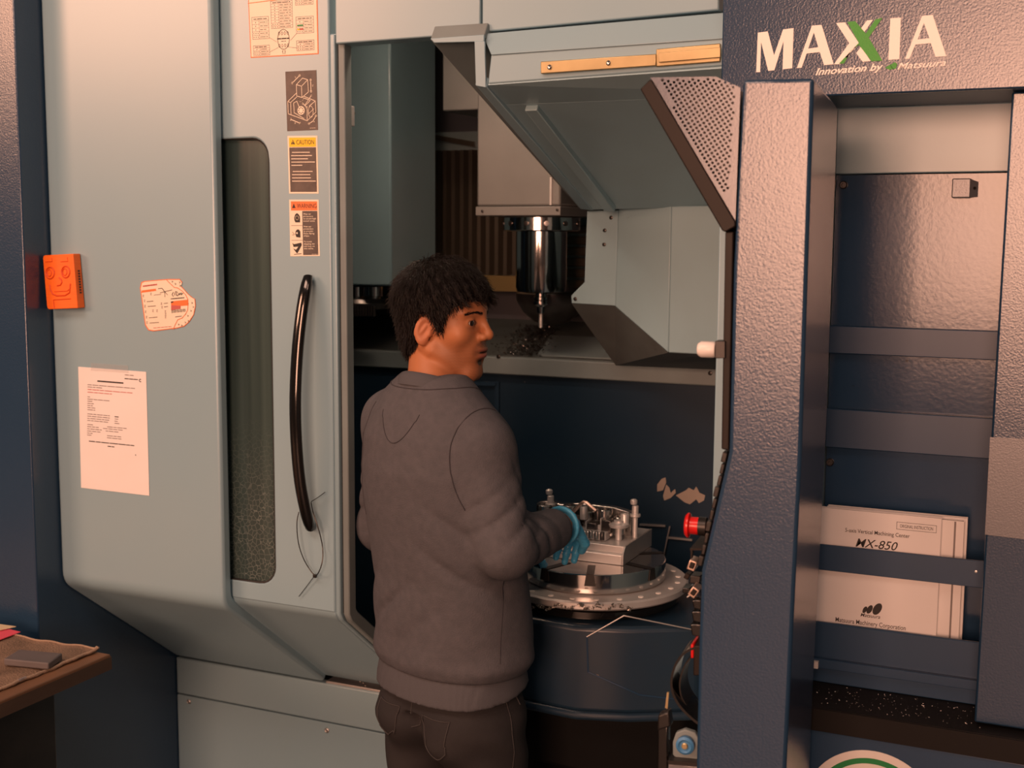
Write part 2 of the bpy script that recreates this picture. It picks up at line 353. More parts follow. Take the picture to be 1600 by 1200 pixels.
# the vertical lit strip behind the pane
MB().box(wx0 + .045, wx0 + .085, YD + .10, YD + .13, wz0 - .1, wz1 + .1).build('door_stiffener', 'grey_md', door, bevel=.006)
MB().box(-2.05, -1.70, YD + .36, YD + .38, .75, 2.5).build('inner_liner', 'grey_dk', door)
xs = [XD1, atY(527, 500, YD).x, atY(531, 500, YD).x, atY(541, 500, YD).x]
sl = [(YD, 2.195), (YD, .905), (YD + .012, .885), (YB + .01, .585)]
sheet(sl, .02, XD1 + .001, xs[1]).build('door_edge', 'door', door, bevel=.003)
sheet([(y + .012, z) for y, z in sl], .02, xs[1] + .0005, xs[2]).build('door_seal', 'rubber', door)
sheet([(y + .002, z) for y, z in sl], .03, xs[2] + .0005, xs[3]).build('seal_rail', 'grey_md', door, bevel=.003, label='grey metal rail along the door edge')
# curved black handle
hp = []
hk_ = [(481, 432), (472.5, 480), (465.5, 540), (462, 600), (461.5, 650), (464, 705), (469, 755), (476.5, 795), (484, 826)]
for i in range(25):
    t = i / 24; s_ = t * 8; k_ = min(7, int(s_)); r_ = s_ - k_
    p0_, p1_, p2_, p3_ = hk_[max(k_ - 1, 0)], hk_[k_], hk_[k_ + 1], hk_[min(k_ + 2, 8)]
    cr = lambda j: .5 * (2 * p1_[j] + (p2_[j] - p0_[j]) * r_ + (2 * p0_[j] - 5 * p1_[j] + 4 * p2_[j] - p3_[j]) * r_ ** 2 + (3 * p1_[j] - p0_[j] - 3 * p2_[j] + p3_[j]) * r_ ** 3)
    bow = YD - .012 - .045 * math.sin(math.pi * t) ** .7
    hp.append(atY(cr(0), cr(1), bow))
hm = MB(); n = 14; vs_ = []; fs_ = []
for i, p in enumerate(hp):
    t = (hp[min(i + 1, 24)] - hp[max(i - 1, 0)]).normalized(); u = t.cross(Vector((0, 1, 0))).normalized(); w2 = u.cross(t)
    k = 1 - .22 * (abs(i - 12) / 12) ** 14
    for j in range(n):
        a = 2 * math.pi * j / n; vs_.append(p + u * math.cos(a) * .0145 * k + w2 * math.sin(a) * .010 * k)
for i in range(24):
    for j in range(n): fs_.append((i * n + j, i * n + (j + 1) % n, (i + 1) * n + (j + 1) % n, (i + 1) * n + j))
fs_ += [tuple(range(n)), tuple(range(24 * n, 25 * n))]
hm.add(vs_, fs_).build('door_handle', 'gloss_black', door, ang=60, label='long curved glossy black door handle')
# door latch inside the opening
lx = atY(541, 182, .11); 
MB().box(lx.x - .01, atY(549, 182, .11).x, .10, .125, atY(545, 197, .11).z, atY(545, 165, .11).z).build('latch_plate', 'alu', door, bevel=.002)
MB().cyl((lx.x + .004, .098, atY(545, 176, .11).z), (lx.x + .004, .13, atY(545, 176, .11).z), .007).build('latch_roller', 'black', door)

# ---- header panels over the opening
def ypoly(pts, Y, t): return MB().prism([atY(px, py, Y) for px, py in pts], (0, t, 0))
def topz(px, Y): q = atY(px, 0, Y); return q
a = atY(524, 68.5, .03); b = atY(750, 52, .03)
MB().prism([(a.x, .03, a.z), (b.x, .03, b.z), (b.x, .03, ZT), (a.x, .03, ZT)], (0, .05, 0)).build('header_panel', 'door', MC, bevel=.003)
a = atY(753, 50, .03); b = atY(1123, 15.5, .03)
MB().prism([(a.x, .03, a.z), (b.x, .03, b.z), (b.x, .03, ZT), (a.x, .03, ZT)], (0, .05, 0)).build('header_panel', 'door', MC, bevel=.003)
# ---- hood: outer sloping sheet, bevel strip, fascia with brass rail, underside
hood = MB().prism([atY(753, 53, .022), atY(1140, 19, .022), atY(1140, 60, -.004), atY(767, 86, -.004)], (0, .06, .01)).build('hood', 'door', MC, bevel=.002, label='pale blue angled roof hood over the opening')
fa = [atY(767, 85, 0), atY(1140, 58, 0), atY(1140, 102, 0), atY(762, 131, 0)]
MB().prism(fa, (0, .03, 0)).build('fascia', 'door', hood, bevel=.003)
# underside: small lip then the long slope; both run along X
zl = (atY(762, 131, 0).z + atY(1128, 103, 0).z) / 2
xh0 = atY(762, 131, 0).x; xh1 = -.50
p1 = atY(800, 163, .10); YL = .66; p2 = atY(935, 328, YL); p2r = atY(1128, 320, YL)
MB().prism([(xh0, .002, atY(762, 133, 0).z), (xh1, .002, atY(1140, 104, 0).z), (xh1, .10, atY(1140, 150, .1).z), (p1.x - .03, .10, p1.z)], (0, .012, .03)).build('hood_lip', 'door_in', hood)
MB().prism([p1 + Vector((-.02, 0, 0)), (xh1, .10, atY(1140, 150, .1).z), (xh1, YL, p2r.z), (p2.x - .03, YL, p2.z)], (0, .02, .04)).build('hood_slope', 'door_in', hood, bevel=.002)
# raised fold running down the slope
q0 = atY(822, 163, .11); q1 = atY(946, 322, YL - .02)
MB().prism([q0, q0 + Vector((.028, 0, 0)), q1 + Vector((.028, 0, 0)), q1], (0, -.008, -.014)).build('slope_rib', 'door_in', hood, bevel=.002)
# outer sheet and flange left of the hood
s0 = atY(672, 62, 0.004); s1 = atX(905, 326, s0.x)
s0r = atY(756, 57, .004)
k = (p2.z - s1.z)
MB().prism([s0, s0r, (s0r.x + .03, s1.y, s1.z + .004), (s0.x, s1.y, s1.z)], (0, .02, .03)).build('roof_sheet', 'grey_md', hood, bevel=.002)
fl = MB(); fl.prism([atY(672, 60, 0), atY(756, 54, 0), atY(756, 65, 0), atY(678, 67, 0)], (0, .006, 0))
fl.prism([atY(741, 64, -.001), atY(757, 64, -.001), atY(759, 137, -.001), atY(743, 134, -.001)], (0, .006, 0)); fl.build('hood_flange', 'door', hood, bevel=.0015)
rl = MB().prism([atY(742, 132, .0), atY(760, 136, .0), atY(927, 329, YL), atY(907, 327, YL)], (.0, .01, .02)).build('drip_rail', 'door', hood, bevel=.002)
br = MB().prism([atY(847, 97, -.001), atY(1027, 85, -.001), atY(1027, 103.5, -.001), atY(847, 116, -.001)], (0, -.008, 0)).build('brass_rail', 'brass', hood, bevel=.0015, label='brass slide rail')
MB().prism([atY(1026, 77, -.001), atY(1126.5, 68, -.001), atY(1126.5, 97, -.001), atY(1026, 105, -.001)], (0, -.005, 0)).build('rail_sleeve', 'brass', br, bevel=.002)
MB().prism([atY(1030, 83, -.007), atY(1126.5, 74, -.007), atY(1126.5, 90, -.007), atY(1030, 98, -.007)], (0, -.004, 0)).build('rail_slider', 'brass', br, bevel=.001)
for px, py in ((859, 105), (951, 98.5)):
    q = atY(px, py, -.009); MB().lathe([(.0048, 0), (.0048, .002), (.003, .0035), (.0015, .0028)], q, (0, -1, 0), 14).build('screw', 'steel', br)
# ---- base
upper = MB().box(XW, -.35, YB, YB + .03, .459, .566).build('base_strip', 'door', MC, bevel=.004)
base = MB().box(XW, -.35, YB + .001, YB + .03, .0, .456).build('base_panel', 'door', MC, bevel=.002, label='pale blue lower base panel')
for px, py in ((295.5, 1096), (511, 1141)):
    q = atY(px, py, YB); MB().lathe([(.007, 0), (.007, .002), (.0045, .004), (.002, .003)], q, (0, -1, 0), 16).build('screw', 'alu_dull', base)
MB().box(XP, -.35, YB + .005, YB + .09, .548, .572).build('sill', 'alu_dull', MC, bevel=.002, label='chip-covered metal sill')
# ---- shell: roof, back and sides that keep the inside dim
MB().box(XW, -.46, .09, 1.7, ZT - .05, ZT).build('roof', 'navy', MC)
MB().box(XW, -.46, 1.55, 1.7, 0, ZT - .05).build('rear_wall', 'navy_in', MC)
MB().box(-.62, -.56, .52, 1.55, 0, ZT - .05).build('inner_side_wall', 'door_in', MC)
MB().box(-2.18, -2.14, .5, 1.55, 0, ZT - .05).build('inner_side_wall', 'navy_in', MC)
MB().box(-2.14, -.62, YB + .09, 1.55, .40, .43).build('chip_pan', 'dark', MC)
px_ = atY(1119, 500, .01).x
MB().box(px_, -.448, .012, .52, 0, 2.01).build('frame_post', 'door', MC, bevel=.004)
wl = MB().box(-1.66, -1.14, .17, .20, 2.405, 2.44).build('fill_light_bar', 'white_pl', MC)  # unseen body added to go with the interior fill light
# ---- inside: lower blue bulkhead, grey ledge, sloping shelf
YK = .95
zk = 1.366
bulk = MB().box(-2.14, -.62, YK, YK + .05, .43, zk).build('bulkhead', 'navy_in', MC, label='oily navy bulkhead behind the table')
for pts in ([(775, 596), (781, 596), (781, 700), (775, 700)], [(700, 594), (778, 597), (778, 603), (700, 600)]):
    MB().prism([atY(x, y, YK - .002) for x, y in pts], (0, -.008, 0)).build('trim_strip', 'navy_cast', bulk)
for pts in ([(1000, 818), (1040, 820), (1040, 823), (1000, 821)], [(1042, 838), (1082, 842), (1082, 845), (1042, 841)], [(1046, 822), (1048, 822), (1036, 880), (1034, 880)]):
    MB().prism([atY(x, y, YK - .002) for x, y in pts], (0, -.004, 0)).build('panel_joint', 'alu_dull', bulk)
# bare metal where the paint has flaked off
for pts in ([(1027, 757), (1034, 748), (1040, 746), (1041, 754), (1036, 766), (1027, 768)], [(1036, 775), (1041, 757), (1046, 762), (1048, 770), (1055, 764), (1056, 770), (1048, 778), (1038, 782)],
            [(1056, 774), (1072, 766), (1076, 762), (1084, 766), (1088, 760), (1093, 770), (1102, 774), (1100, 782), (1092, 786), (1088, 780), (1078, 788), (1070, 785)]):
    MB().prism([atY(x, y, YK - .0004) for x, y in pts], (0, -.0006, 0)).build('flaked_patch', mat('bare_primer', (.30, .25, .21), .6) if 'bare_primer' not in bpy.data.materials else bpy.data.materials['bare_primer'], bulk)
ledge = MB().box(-2.14, -.62, YK - .02, YK + .05, zk + .001, 1.418).build('ledge', 'grey_md', MC, bevel=.004, label='grey ledge above the bulkhead')
for px, py in ((779, 557), (1110, 583)):
    q = atY(px, py, YK - .02); MB().lathe([(.006, -.0), (.006, .003), (.003, .004)], q, (0, -1, 0), 12).build('bolt', 'black', ledge)
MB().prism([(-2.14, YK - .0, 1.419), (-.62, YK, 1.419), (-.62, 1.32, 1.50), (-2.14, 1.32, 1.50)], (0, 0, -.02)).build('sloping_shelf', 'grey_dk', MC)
c0 = atY(838, 546, YK); 
MB().prism([(c0.x, YK + .01, 1.4225), (-.75, YK + .01, 1.4225), (-.80, 1.15, 1.464), (atY(860, 520, 1.15).x, 1.15, 1.464)], (0, 0, .004)).build('shelf_plate', 'grey_md', MC)
# ---- back: upper wall, vertical slatted way cover
YR = 1.32
MB().box(-2.14, -.62, YR, YR + .04, 1.42, 2.55).build('back_wall', 'purple_wall', MC)
zc1 = atY(640, 237, YR - .05).z; zc0 = atY(700, 442, YR - .05).z
way = MB().box(atY(612, 300, YR - .06).x, atY(960, 300, YR - .06).x, YR - .04, YR - .001, zc0, atY(640, 208, YR - .05).z).build('way_cover', 'grey_md', MC, label='brown slatted way cover at the back')
xa = atY(637, 300, YR - .06).x; xb = atY(812, 300, YR - .06).x; ns = 13
slat = None
for i in range(ns):
    x = xa + (xb - xa) * i / ns; wd = (xb - xa) / ns
    s_ = MB().prism([(x + .001, YR - .045, zc0 + .03), (x + wd * .35, YR - .07, zc0 + .03), (x + wd * .75, YR - .07, zc0 + .03), (x + wd - .001, YR - .045, zc0 + .03)], (0, 0, zc1 - zc0 - .03)).build('slat', 'louvre', way)
MB().box(xa, xb + .1, YR - .10, YR - .04, zc0 - .02, zc0 + .028).build('bottom_rail', mat('oily_brass_rail', (.26, .19, .08), .4, .4), way)
q0, q1 = atY(613, 199, YR - .03), atY(745, 222, YR - .03)
MB().prism([q0, q1, q1 - Vector((0, 0, .016)), q0 - Vector((0, 0, .014))], (0, -.02, 0)).build('top_rail', 'louvre', way)
for i in range(6):       # horizontal slats right of the spindle
    za = atY(900, 352 + i * 17, YR - .10).z; zb = atY(900, 352 + i * 17 + 13, YR - .10).z
    MB().box(atY(872, 400, YR - .1).x, atY(935, 400, YR - .1).x, YR - .13, YR - .10 + .01 * (i % 2), zb, za).build('slat', 'louvre', way, bevel=.003)
# ---- tool changer cover hanging on the left
YT = .80
x0 = -2.10; x1 = atY(611, 300, YT).x; x2 = atY(639, 300, YT + .13).x
zb0 = atY(560, 446, YT).z
cov = MB().prism([(x0, YT, zb0), (x1, YT, zb0), (x2, YT + .13, zb0 + .012), (x2, YT + .30, zb0 + .012), (x0, YT + .30, zb0)], (0, 0, 2.5 - zb0)).build('tool_changer_cover', 'door_in', MC, bevel=.006, label='pale blue tool changer cover')
tl = MB(); 
for k_, (px, r) in enumerate(((556, .028), (583, .030))):
    q = atY(px, 448, YT + .12); MB().lathe([(r, 0), (r, -.028), (r * .8, -.03), (r * .8, -.045)], q, (0, 0, 1), 18).build('tool_socket', 'chrome', cov)
mg = MB(); q = atY(575, 472, YT + .12); mg.lathe([(.10, .012), (.105, 0), (.10, -.018)], (q.x - .03, q.y, q.z), (0, 0, 1), 36); mg.build('tool_disc', 'steel_dark', cov)
for i in range(9):
    px = 551 + i * 4.2; q = atY(px, 478, YT + .02); MB().cyl(q, q - Vector((0, 0, .03)), .0042, 8).build('gripper_pin', 'steel_dark', cov)
# ---- spindle head
YS = .90
sp = atY(846, 400, YS); R = lambda a_: a_ / (FPX / (sp - CAM).dot(FW))
hx0 = atY(745, 260, YS - .13).x; hx1 = atY(876, 260, YS - .13).x; hz0 = atY(800, 322, YS - .13).z
head = MB().box(hx0, hx1, YS - .13, YS + .25, hz0, 2.45).build('spindle_head', 'head', MC, bevel=.006, label='beige spindle head cover')
MB().box(hx0 - .001, hx1 + .003, YS - .136, YS + .2, atY(800, 337, YS - .13).z, hz0 - .001).build('head_lip', 'head', head, bevel=.002)
for px, py in ((754, 330), (871, 328)):
    q = atY(px, py, YS - .137); MB().lathe([(.004, 0), (.004, .002), (.002, .003)], q, (0, -1, 0), 10).build('screw', 'black', head)
MB().box(atY(861, 260, YS - .13).x, atY(864, 260, YS - .13).x, YS - .138, YS - .13, hz0 + .002, hz0 + .075).build('cover_seam', 'alu', head)
MB().box(atY(694, 140, YS - .05).x, hx0 + .05, YS - .06, YS + .2, atY(720, 173, YS - .05).z, 2.5).build('head_slide', 'head', head, bevel=.004)
g_ = lambda py: sp.z + (400 - py) / (FPX / (sp - CAM).dot(FW))
spn = MB().lathe([(R(57), g_(338) - sp.z), (R(60), g_(341) - sp.z), (R(60), g_(360) - sp.z), (R(57), g_(362) - sp.z)], (sp.x, YS, sp.z), (0, 0, 1), 48).build('spindle_flange', 'chrome', head)
for an in range(0, 360, 30):
    q = Vector((sp.x + R(60) * math.sin(math.radians(an)), YS - R(60) * math.cos(math.radians(an)), g_(350))); n_ = Vector((math.sin(math.radians(an)), -math.cos(math.radians(an)), 0))
    MB().lathe([(.007, -.001), (.007, .002), (.004, .0025)], q, n_, 12).build('bolt', 'alu' if an == 30 else 'steel_dark', spn)
MB().lathe([(R(40), g_(362) - sp.z), (R(40), g_(448) - sp.z), (R(38), g_(455) - sp.z), (R(22), g_(458) - sp.z)], (sp.x, YS, sp.z), (0, 0, 1), 48).build('spindle_nose', 'chrome', head)
tool = MB().lathe([(R(9), g_(458) - sp.z), (R(9), g_(463) - sp.z), (R(12), g_(464) - sp.z), (R(12), g_(468) - sp.z), (R(10), g_(469) - sp.z), (R(12), g_(470) - sp.z), (R(12), g_(475) - sp.z), (R(7), g_(479) - sp.z), (R(6), g_(489) - sp.z), (R(3), g_(491) - sp.z)], (sp.x, YS, sp.z), (0, 0, 1), 24).build('tool_holder', 'chrome', head)
MB().cyl((sp.x, YS, g_(490)), (sp.x, YS, g_(512)), R(3), 10).build('cutter', 'alu', tool)
# dark bowl behind the spindle
q = atY(862, 458, YS + .2)
MB().lathe([(.105, .0), (.105, -.02), (.085, -.055), (.05, -.085), (.03, -.09)], q, (0, 0, 1), 40).build('splash_bowl', 'steel_dark', head)
# ---- right-hand shroud inside the opening
YF = .70
sh = MB().prism([atY(x, y, YF) for x, y in ((917, 330), (966, 328), (962, 478), (893, 474), (892, 462), (913, 441))], (0, .012, 0)).build('shroud', 'door_in', MC, bevel=.002, label='pale blue faceted shroud beside the spindle')
for px, py in ((955, 340), (945, 360), (944, 382), (899, 467)):
    q = atY(px, py, YF); MB().lathe([(.005, 0), (.005, .002), (.002, .003)], q, (0, -1, 0), 10).build('screw', 'black', sh)
a, b, c, d = atY(966, 326, YF), atY(1049, 322, YF - .05), atY(1044, 551, YF - .05), atY(961, 479, YF)
MB().prism([a, b, c, d], (0, .014, 0)).build('shroud_face', 'door_in', sh, bevel=.003)
e, f = Vector((-.622, YF - .07, atY(1150, 320, YF - .07).z)), Vector((-.622, YF - .07, atY(1150, 557, YF - .07).z))
MB().prism([b, e, f, c], (0, .014, 0)).build('shroud_face', 'door_in', sh, bevel=.003)
YG = YF + .16
l0, l1, l2 = atY(893, 474, YF), atY(962, 571, YG), Vector((-.622, YG, atY(1150, 578, YG).z))
und = MB()
for poly in ([l0, d, l1], [d, c, l1], [c, f, l2, l1]): und.prism(poly, (0, .008, 0))
und.build('shroud_underside', 'grey_dk', sh)  # dark grey paints in the shade on this down-facing side
# ---- trunnion with round pallet
TC = atY(927, 899, .42); TX, TY, TZ = TC.x, TC.y, TC.z
tr = thing('rotary_table', (TX, TY, .43), 'round silver rotary table on a blue oily trunnion in front of the man', 'rotary table')
ring = MB().lathe([(.10, -.02), (.222, -.02), (.226, -.016), (.226, -.004), (.222, 0), (.165, 0.0), (.10, 0)], (TX, TY, TZ), (0, 0, 1), 72).build('table_ring', 'alu', tr, label='wide flat silver ring')
for i in range(24):
    an = 2 * math.pi * (i + .5) / 24
    MB().lathe([(.0065, -.001), (.0065, .0012), (.004, .0012)], (TX + .203 * math.cos(an), TY + .203 * math.sin(an), TZ), (0, 0, 1), 12).build('bolt', 'sign_white', ring)
puck = MB().lathe([(.16, .0), (.168, .001), (.172, .005), (.172, .046), (.170, .048), (.0, .048)], (TX, TY, TZ), (0, 0, 1), 80).build('pallet', 'chrome', tr, label='polished round pallet')
for an in (-72, -18, 36, 108, 180, 250):       # T-slots
    u = Vector((math.cos(math.radians(an)), math.sin(math.radians(an)), 0)); v_ = Vector((-u.y, u.x, 0)); c_ = Vector((TX, TY, TZ))
    MB().prism([c_ + u * .09 + v_ * .009 + Vector((0, 0, .0485)), c_ + u * .1715 + v_ * .009 + Vector((0, 0, .0485)), c_ + u * .1715 - v_ * .009 + Vector((0, 0, .0485)), c_ + u * .09 - v_ * .009 + Vector((0, 0, .0485))], (0, 0, .0006)).build('slot', 'black', puck)
    MB().prism([c_ + u * .1725 + v_ * .009 + Vector((0, 0, .049)), c_ + u * .1725 - v_ * .009 + Vector((0, 0, .049)), c_ + u * .1725 - v_ * .013 + Vector((0, 0, .022)), c_ + u * .1725 + v_ * .013 + Vector((0, 0, .022))], u * .0008).build('slot', 'black', puck)
MB().lathe([(.19, -.022), (.205, -.03), (.205, -.045), (.19, -.05)], (TX, TY, TZ), (0, 0, 1), 60).build('bearing_ring', 'gloss_black', tr)
zt_ = TZ - .05
bd = MB()
top = [(TX - .42, TY - .20), (TX + .05, TY - .235), (TX + .16, TY - .20), (TX + .30, TY - .12), (TX + .36, TY + .1), (TX + .36, TY + .30), (TX - .42, TY + .30)]
bd.prism([(x, y, zt_) for x, y in top], (0, 0, -.20))
body = bd.build('trunnion_body', 'navy_cast', tr, bevel=.012, seg=3, label='blue oily trunnion casting')
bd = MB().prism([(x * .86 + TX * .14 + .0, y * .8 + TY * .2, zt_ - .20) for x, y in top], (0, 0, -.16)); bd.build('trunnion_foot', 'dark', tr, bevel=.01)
ft = MB().prism([(x * 1.04 - TX * .04, y * 1.04 - TY * .04, zt_ - .195) for x, y in top], (0, 0, -.02)); ft.build('trunnion_rim', 'navy_cast', tr, bevel=.008)
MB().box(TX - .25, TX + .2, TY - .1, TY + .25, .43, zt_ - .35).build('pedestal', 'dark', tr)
# proud access cover on the casting's right front
f0, f1 = Vector((TX + .05, TY - .235, zt_)), Vector((TX + .16, TY - .20, zt_))
def on_cast(px, py):      # point on the casting's front facets under a pixel
    d = ray(px, py)
    for (xa_, ya_), (xb_, yb_) in zip(top[:4], top[1:5]):
        ex, ey = xb_ - xa_, yb_ - ya_; nx, ny = ey, -ex; t_ = ((xa_ - CAM.x) * nx + (ya_ - CAM.y) * ny) / (d.x * nx + d.y * ny); q = CAM + d * t_
        s_ = ((q.x - xa_) * ex + (q.y - ya_) * ey) / (ex * ex + ey * ey)
        if 0 <= s_ <= 1: return q
    return atY(px, py, TY - .2)
def cast_path(pts): return [on_cast(a_[0] + (b_[0] - a_[0]) * k_ / 8, a_[1] + (b_[1] - a_[1]) * k_ / 8) for a_, b_ in zip(pts, pts[1:]) for k_ in range(9)]
pth = cast_path([(917, 995), (975, 962), (1088, 985)])
MB().tube(pth, .0019, 8).build('weld_bead', 'alu_dull', body)
pth = cast_path([(917, 995), (919, 1050), (1000, 1086), (1085, 1096)])
MB().tube(pth, .0019, 8).build('weld_bead', 'navy', body)
rag = MB()
for i in range(150):      # ragged swarf crust under the ring
    px = 820 + 170 * random.random(); q = atY(px, 948 + 3 * math.sin(px * .2) + random.uniform(-2, 3), TY - .23); s = random.uniform(.002, .006)
    vs4 = [q + Vector((random.uniform(-s, s), random.uniform(-s, s), random.uniform(-s, s))) for _ in range(4)]; rag.add(vs4, [(0, 1, 2), (0, 2, 3), (0, 3, 1), (1, 3, 2)])
tag(rag.build('swarf_crust', 'chip', tr), kind='stuff')
# ---- fixture block and workpiece
FZ = TZ + .0485
bx = atZ(971, 884, FZ)
BX1, BY0 = bx.x, bx.y; BX0 = BX1 - .235; BY1 = atZ(1021, 853, FZ).y
fx = thing('fixture_block', ((BX0 + BX1) / 2, (BY0 + BY1) / 2, FZ), 'stepped aluminium fixture block bolted on the round pallet', 'fixture')
MB().box(BX0, BX1, BY0, BY1, FZ, FZ + .024).build('lower_step', 'alu', fx, bevel=.002)
MB().box(BX0, BX1 - .0, BY0 + .014, BY1 - .0, FZ + .0242, FZ + .042).build('upper_step', 'alu', fx, bevel=.0015)
MB().prism([(BX1 + .0002, BY0, FZ), (BX1 + .0002, BY0 + .0, FZ + .025), (BX1 + .0002, BY0 + .016, FZ + .043), (BX1 + .0002, BY1, FZ + .043), (BX1 + .0002, BY1, FZ)], (.004, 0, 0)).build('end_plate', 'alu_dull', fx, bevel=.001)
WZ = FZ + .0425
wp = thing('workpiece', (BX0 + .12, BY0 + .08, WZ), 'machined aluminium housing clamped on the fixture block', 'workpiece')
def wpx(px, py, Y): return atY(px, py, Y)
YW = BY0 + .07
MB().box(BX0 + .03, BX1 - .055, YW - .03, YW + .06, WZ, WZ + .020).build('base_flange', 'alu', wp, bevel=.003)
ol = [(838, 786), (846, 783), (862, 783), (876, 788), (905, 786), (935, 790), (960, 793), (983, 800), (988, 812), (986, 838), (976, 838), (966, 824), (950, 822), (940, 815), (925, 812), (915, 818), (905, 812), (893, 812), (880, 806), (870, 818), (850, 822), (838, 822)]
MB().prism([atY(x, y, YW + .05) for x, y in ol], (0, .02, 0)).build('housing_wall', 'steel', wp, bevel=.002)
for px, py, r, hh in ((851, 800, .020, .05), (890, 800, .018, .045), (918, 806, .016, .03), (945, 806, .019, .042), (968, 815, .014, .03)):
    q = atY(px, py, YW + .03); MB().lathe([(r, -hh), (r, hh * .35), (r * .9, hh * .4), (r * .62, hh * .4), (r * .6, hh * .2), (.0, hh * .2)], q, (0, 0, 1), 24).build('boss', 'steel', wp)
for px, py in ((896, 813), (925, 822), (948, 818), (872, 812)):
    q = atY(px, py, YW - .005); MB().box(q.x - .012, q.x + .012, q.y - .004, q.y + .03, q.z - .024, q.z + .008).build('pocket_wall', 'steel_dark', wp, bevel=.002)
    MB().box(q.x - .014, q.x - .0115, q.y - .008, q.y + .03, q.z - .026, q.z + .012).build('rib', 'alu', wp, bevel=.0008)
q = atY(967, 818, YW); MB().lathe([(.022, -.008), (.024, -.004), (.024, .0), (.012, .003), (.012, .008), (.0, .008)], q, (0, 0, 1), 28).build('clamp_washer', 'alu', wp)
MB().cyl((q.x, q.y, WZ), (q.x, q.y, q.z), .008).build('clamp_stud', 'alu', wp)
for px, py, r, hh in ((858, 812, .011, .02), (880, 818, .010, .018), (902, 822, .012, .016), (936, 824, .010, .02), (955, 828, .011, .012), (912, 797, .009, .022), (934, 799, .008, .02), (976, 808, .010, .022)):
    q = atY(px, py, YW + .012); MB().lathe([(r, -hh), (r, hh * .3), (r * .85, hh * .4), (r * .5, hh * .4), (r * .48, hh * .1), (.0, hh * .1)], q, (0, 0, 1), 18).build('stud', random.choice(['steel', 'alu', 'steel_dark']), wp)
for px0, py0, px1, py1 in ((890, 805, 930, 812), (930, 812, 965, 826), (860, 806, 890, 816)):
    A, B = atY(px0, py0, YW + .02), atY(px1, py1, YW + .035); MB().prism([A, B, B - Vector((0, 0, .012)), A - Vector((0, 0, .012))], (0, .008, 0)).build('web', 'steel', wp, bevel=.001)
for i in range(7):
    q = atY(887 + i * 9, 826 + i * 1.5 + random.uniform(-2, 2), YW - .03); MB().lathe([(.006, -.016), (.006, .0), (.004, .003)], q, (0, 0, 1), 10).build('cap_screw', random.choice(['alu', 'steel', 'steel_dark']), wp)
for (px, py, py2, Y_, lab) in ((992, 796, 836, YW + .04, 0), (860, 780, 812, YW + .04, 1)):
    t_ = thing('clamp_bolt', (atY(px, py2, Y_).x, Y_, max(WZ, atY(px, py2, Y_).z)), ['tall clamp bolt at the right end of the workpiece', 'tall clamp bolt at the left end of the workpiece near the man\'s arm'][lab], 'bolt', 'clamp bolts on the fixture')
    b_ = Vector((atY(px, py2, Y_).x, Y_, WZ)); q = atY(px, py, Y_)
    MB().cyl(b_, (b_.x, Y_, q.z - .012), .0065, 14).build('shank', 'alu', t_)
    MB().lathe([(.011, -.018), (.013, -.016), (.013, -.011), (.008, -.010), (.008, .008), (.0065, .010)], (b_.x, Y_, q.z), (0, 0, 1), 18).build('nut', 'alu', t_)
    MB().lathe([(.007, .012), (.0085, .015), (.0085, .022), (.005, .025)], (b_.x - .004, Y_, q.z), (0, 0, 1), 14).build('cap', 'alu', t_)
hk = MB(); hk.tube([atY(879, 818, YW - .045), atY(908, 787, YW - .045), atY(912, 784, YW - .045), atY(916, 785, YW - .045), atY(931, 798, YW - .045)], .0042, 6)
tag(hk.build('hex_key', 'copper'), 'bent hex key standing up from the workpiece by the glove', 'hex key')
# loose swarf, too fine to count
def swarf(n, fn, smin, smax, name, label, m='chip'):
    mb = MB()
    for i in range(n):
        q = fn(); s = random.uniform(smin, smax)
        vs4 = [q + Vector((random.uniform(-s, s), random.uniform(-s, s), random.uniform(0, s))) for _ in range(4)]; mb.add(vs4, [(0, 1, 2), (0, 2, 3), (0, 3, 1), (1, 3, 2)])
    return tag(mb.build(name, m), label, 'swarf', kind='stuff')
def on_shelf():
    t = random.random(); px = random.gauss(815, 18); y = random.uniform(YK, 1.25); X_ = atY(px + (y - YK) * 90, 540, y).x
    return Vector((X_, y, 1.42 + (y - YK) * .081 / .37 + .002))
swarf(1500, on_shelf, .002, .006, 'metal_swarf', 'heap of dark metal swarf on the grey shelf behind the man\'s face', 'steel_dark')
swarf(500, lambda: Vector((random.uniform(-1.7, -.7), random.uniform(YB + .008, YB + .085), .573)), .001, .004, 'sill_swarf', 'fine bright swarf strewn along the sill below the opening')
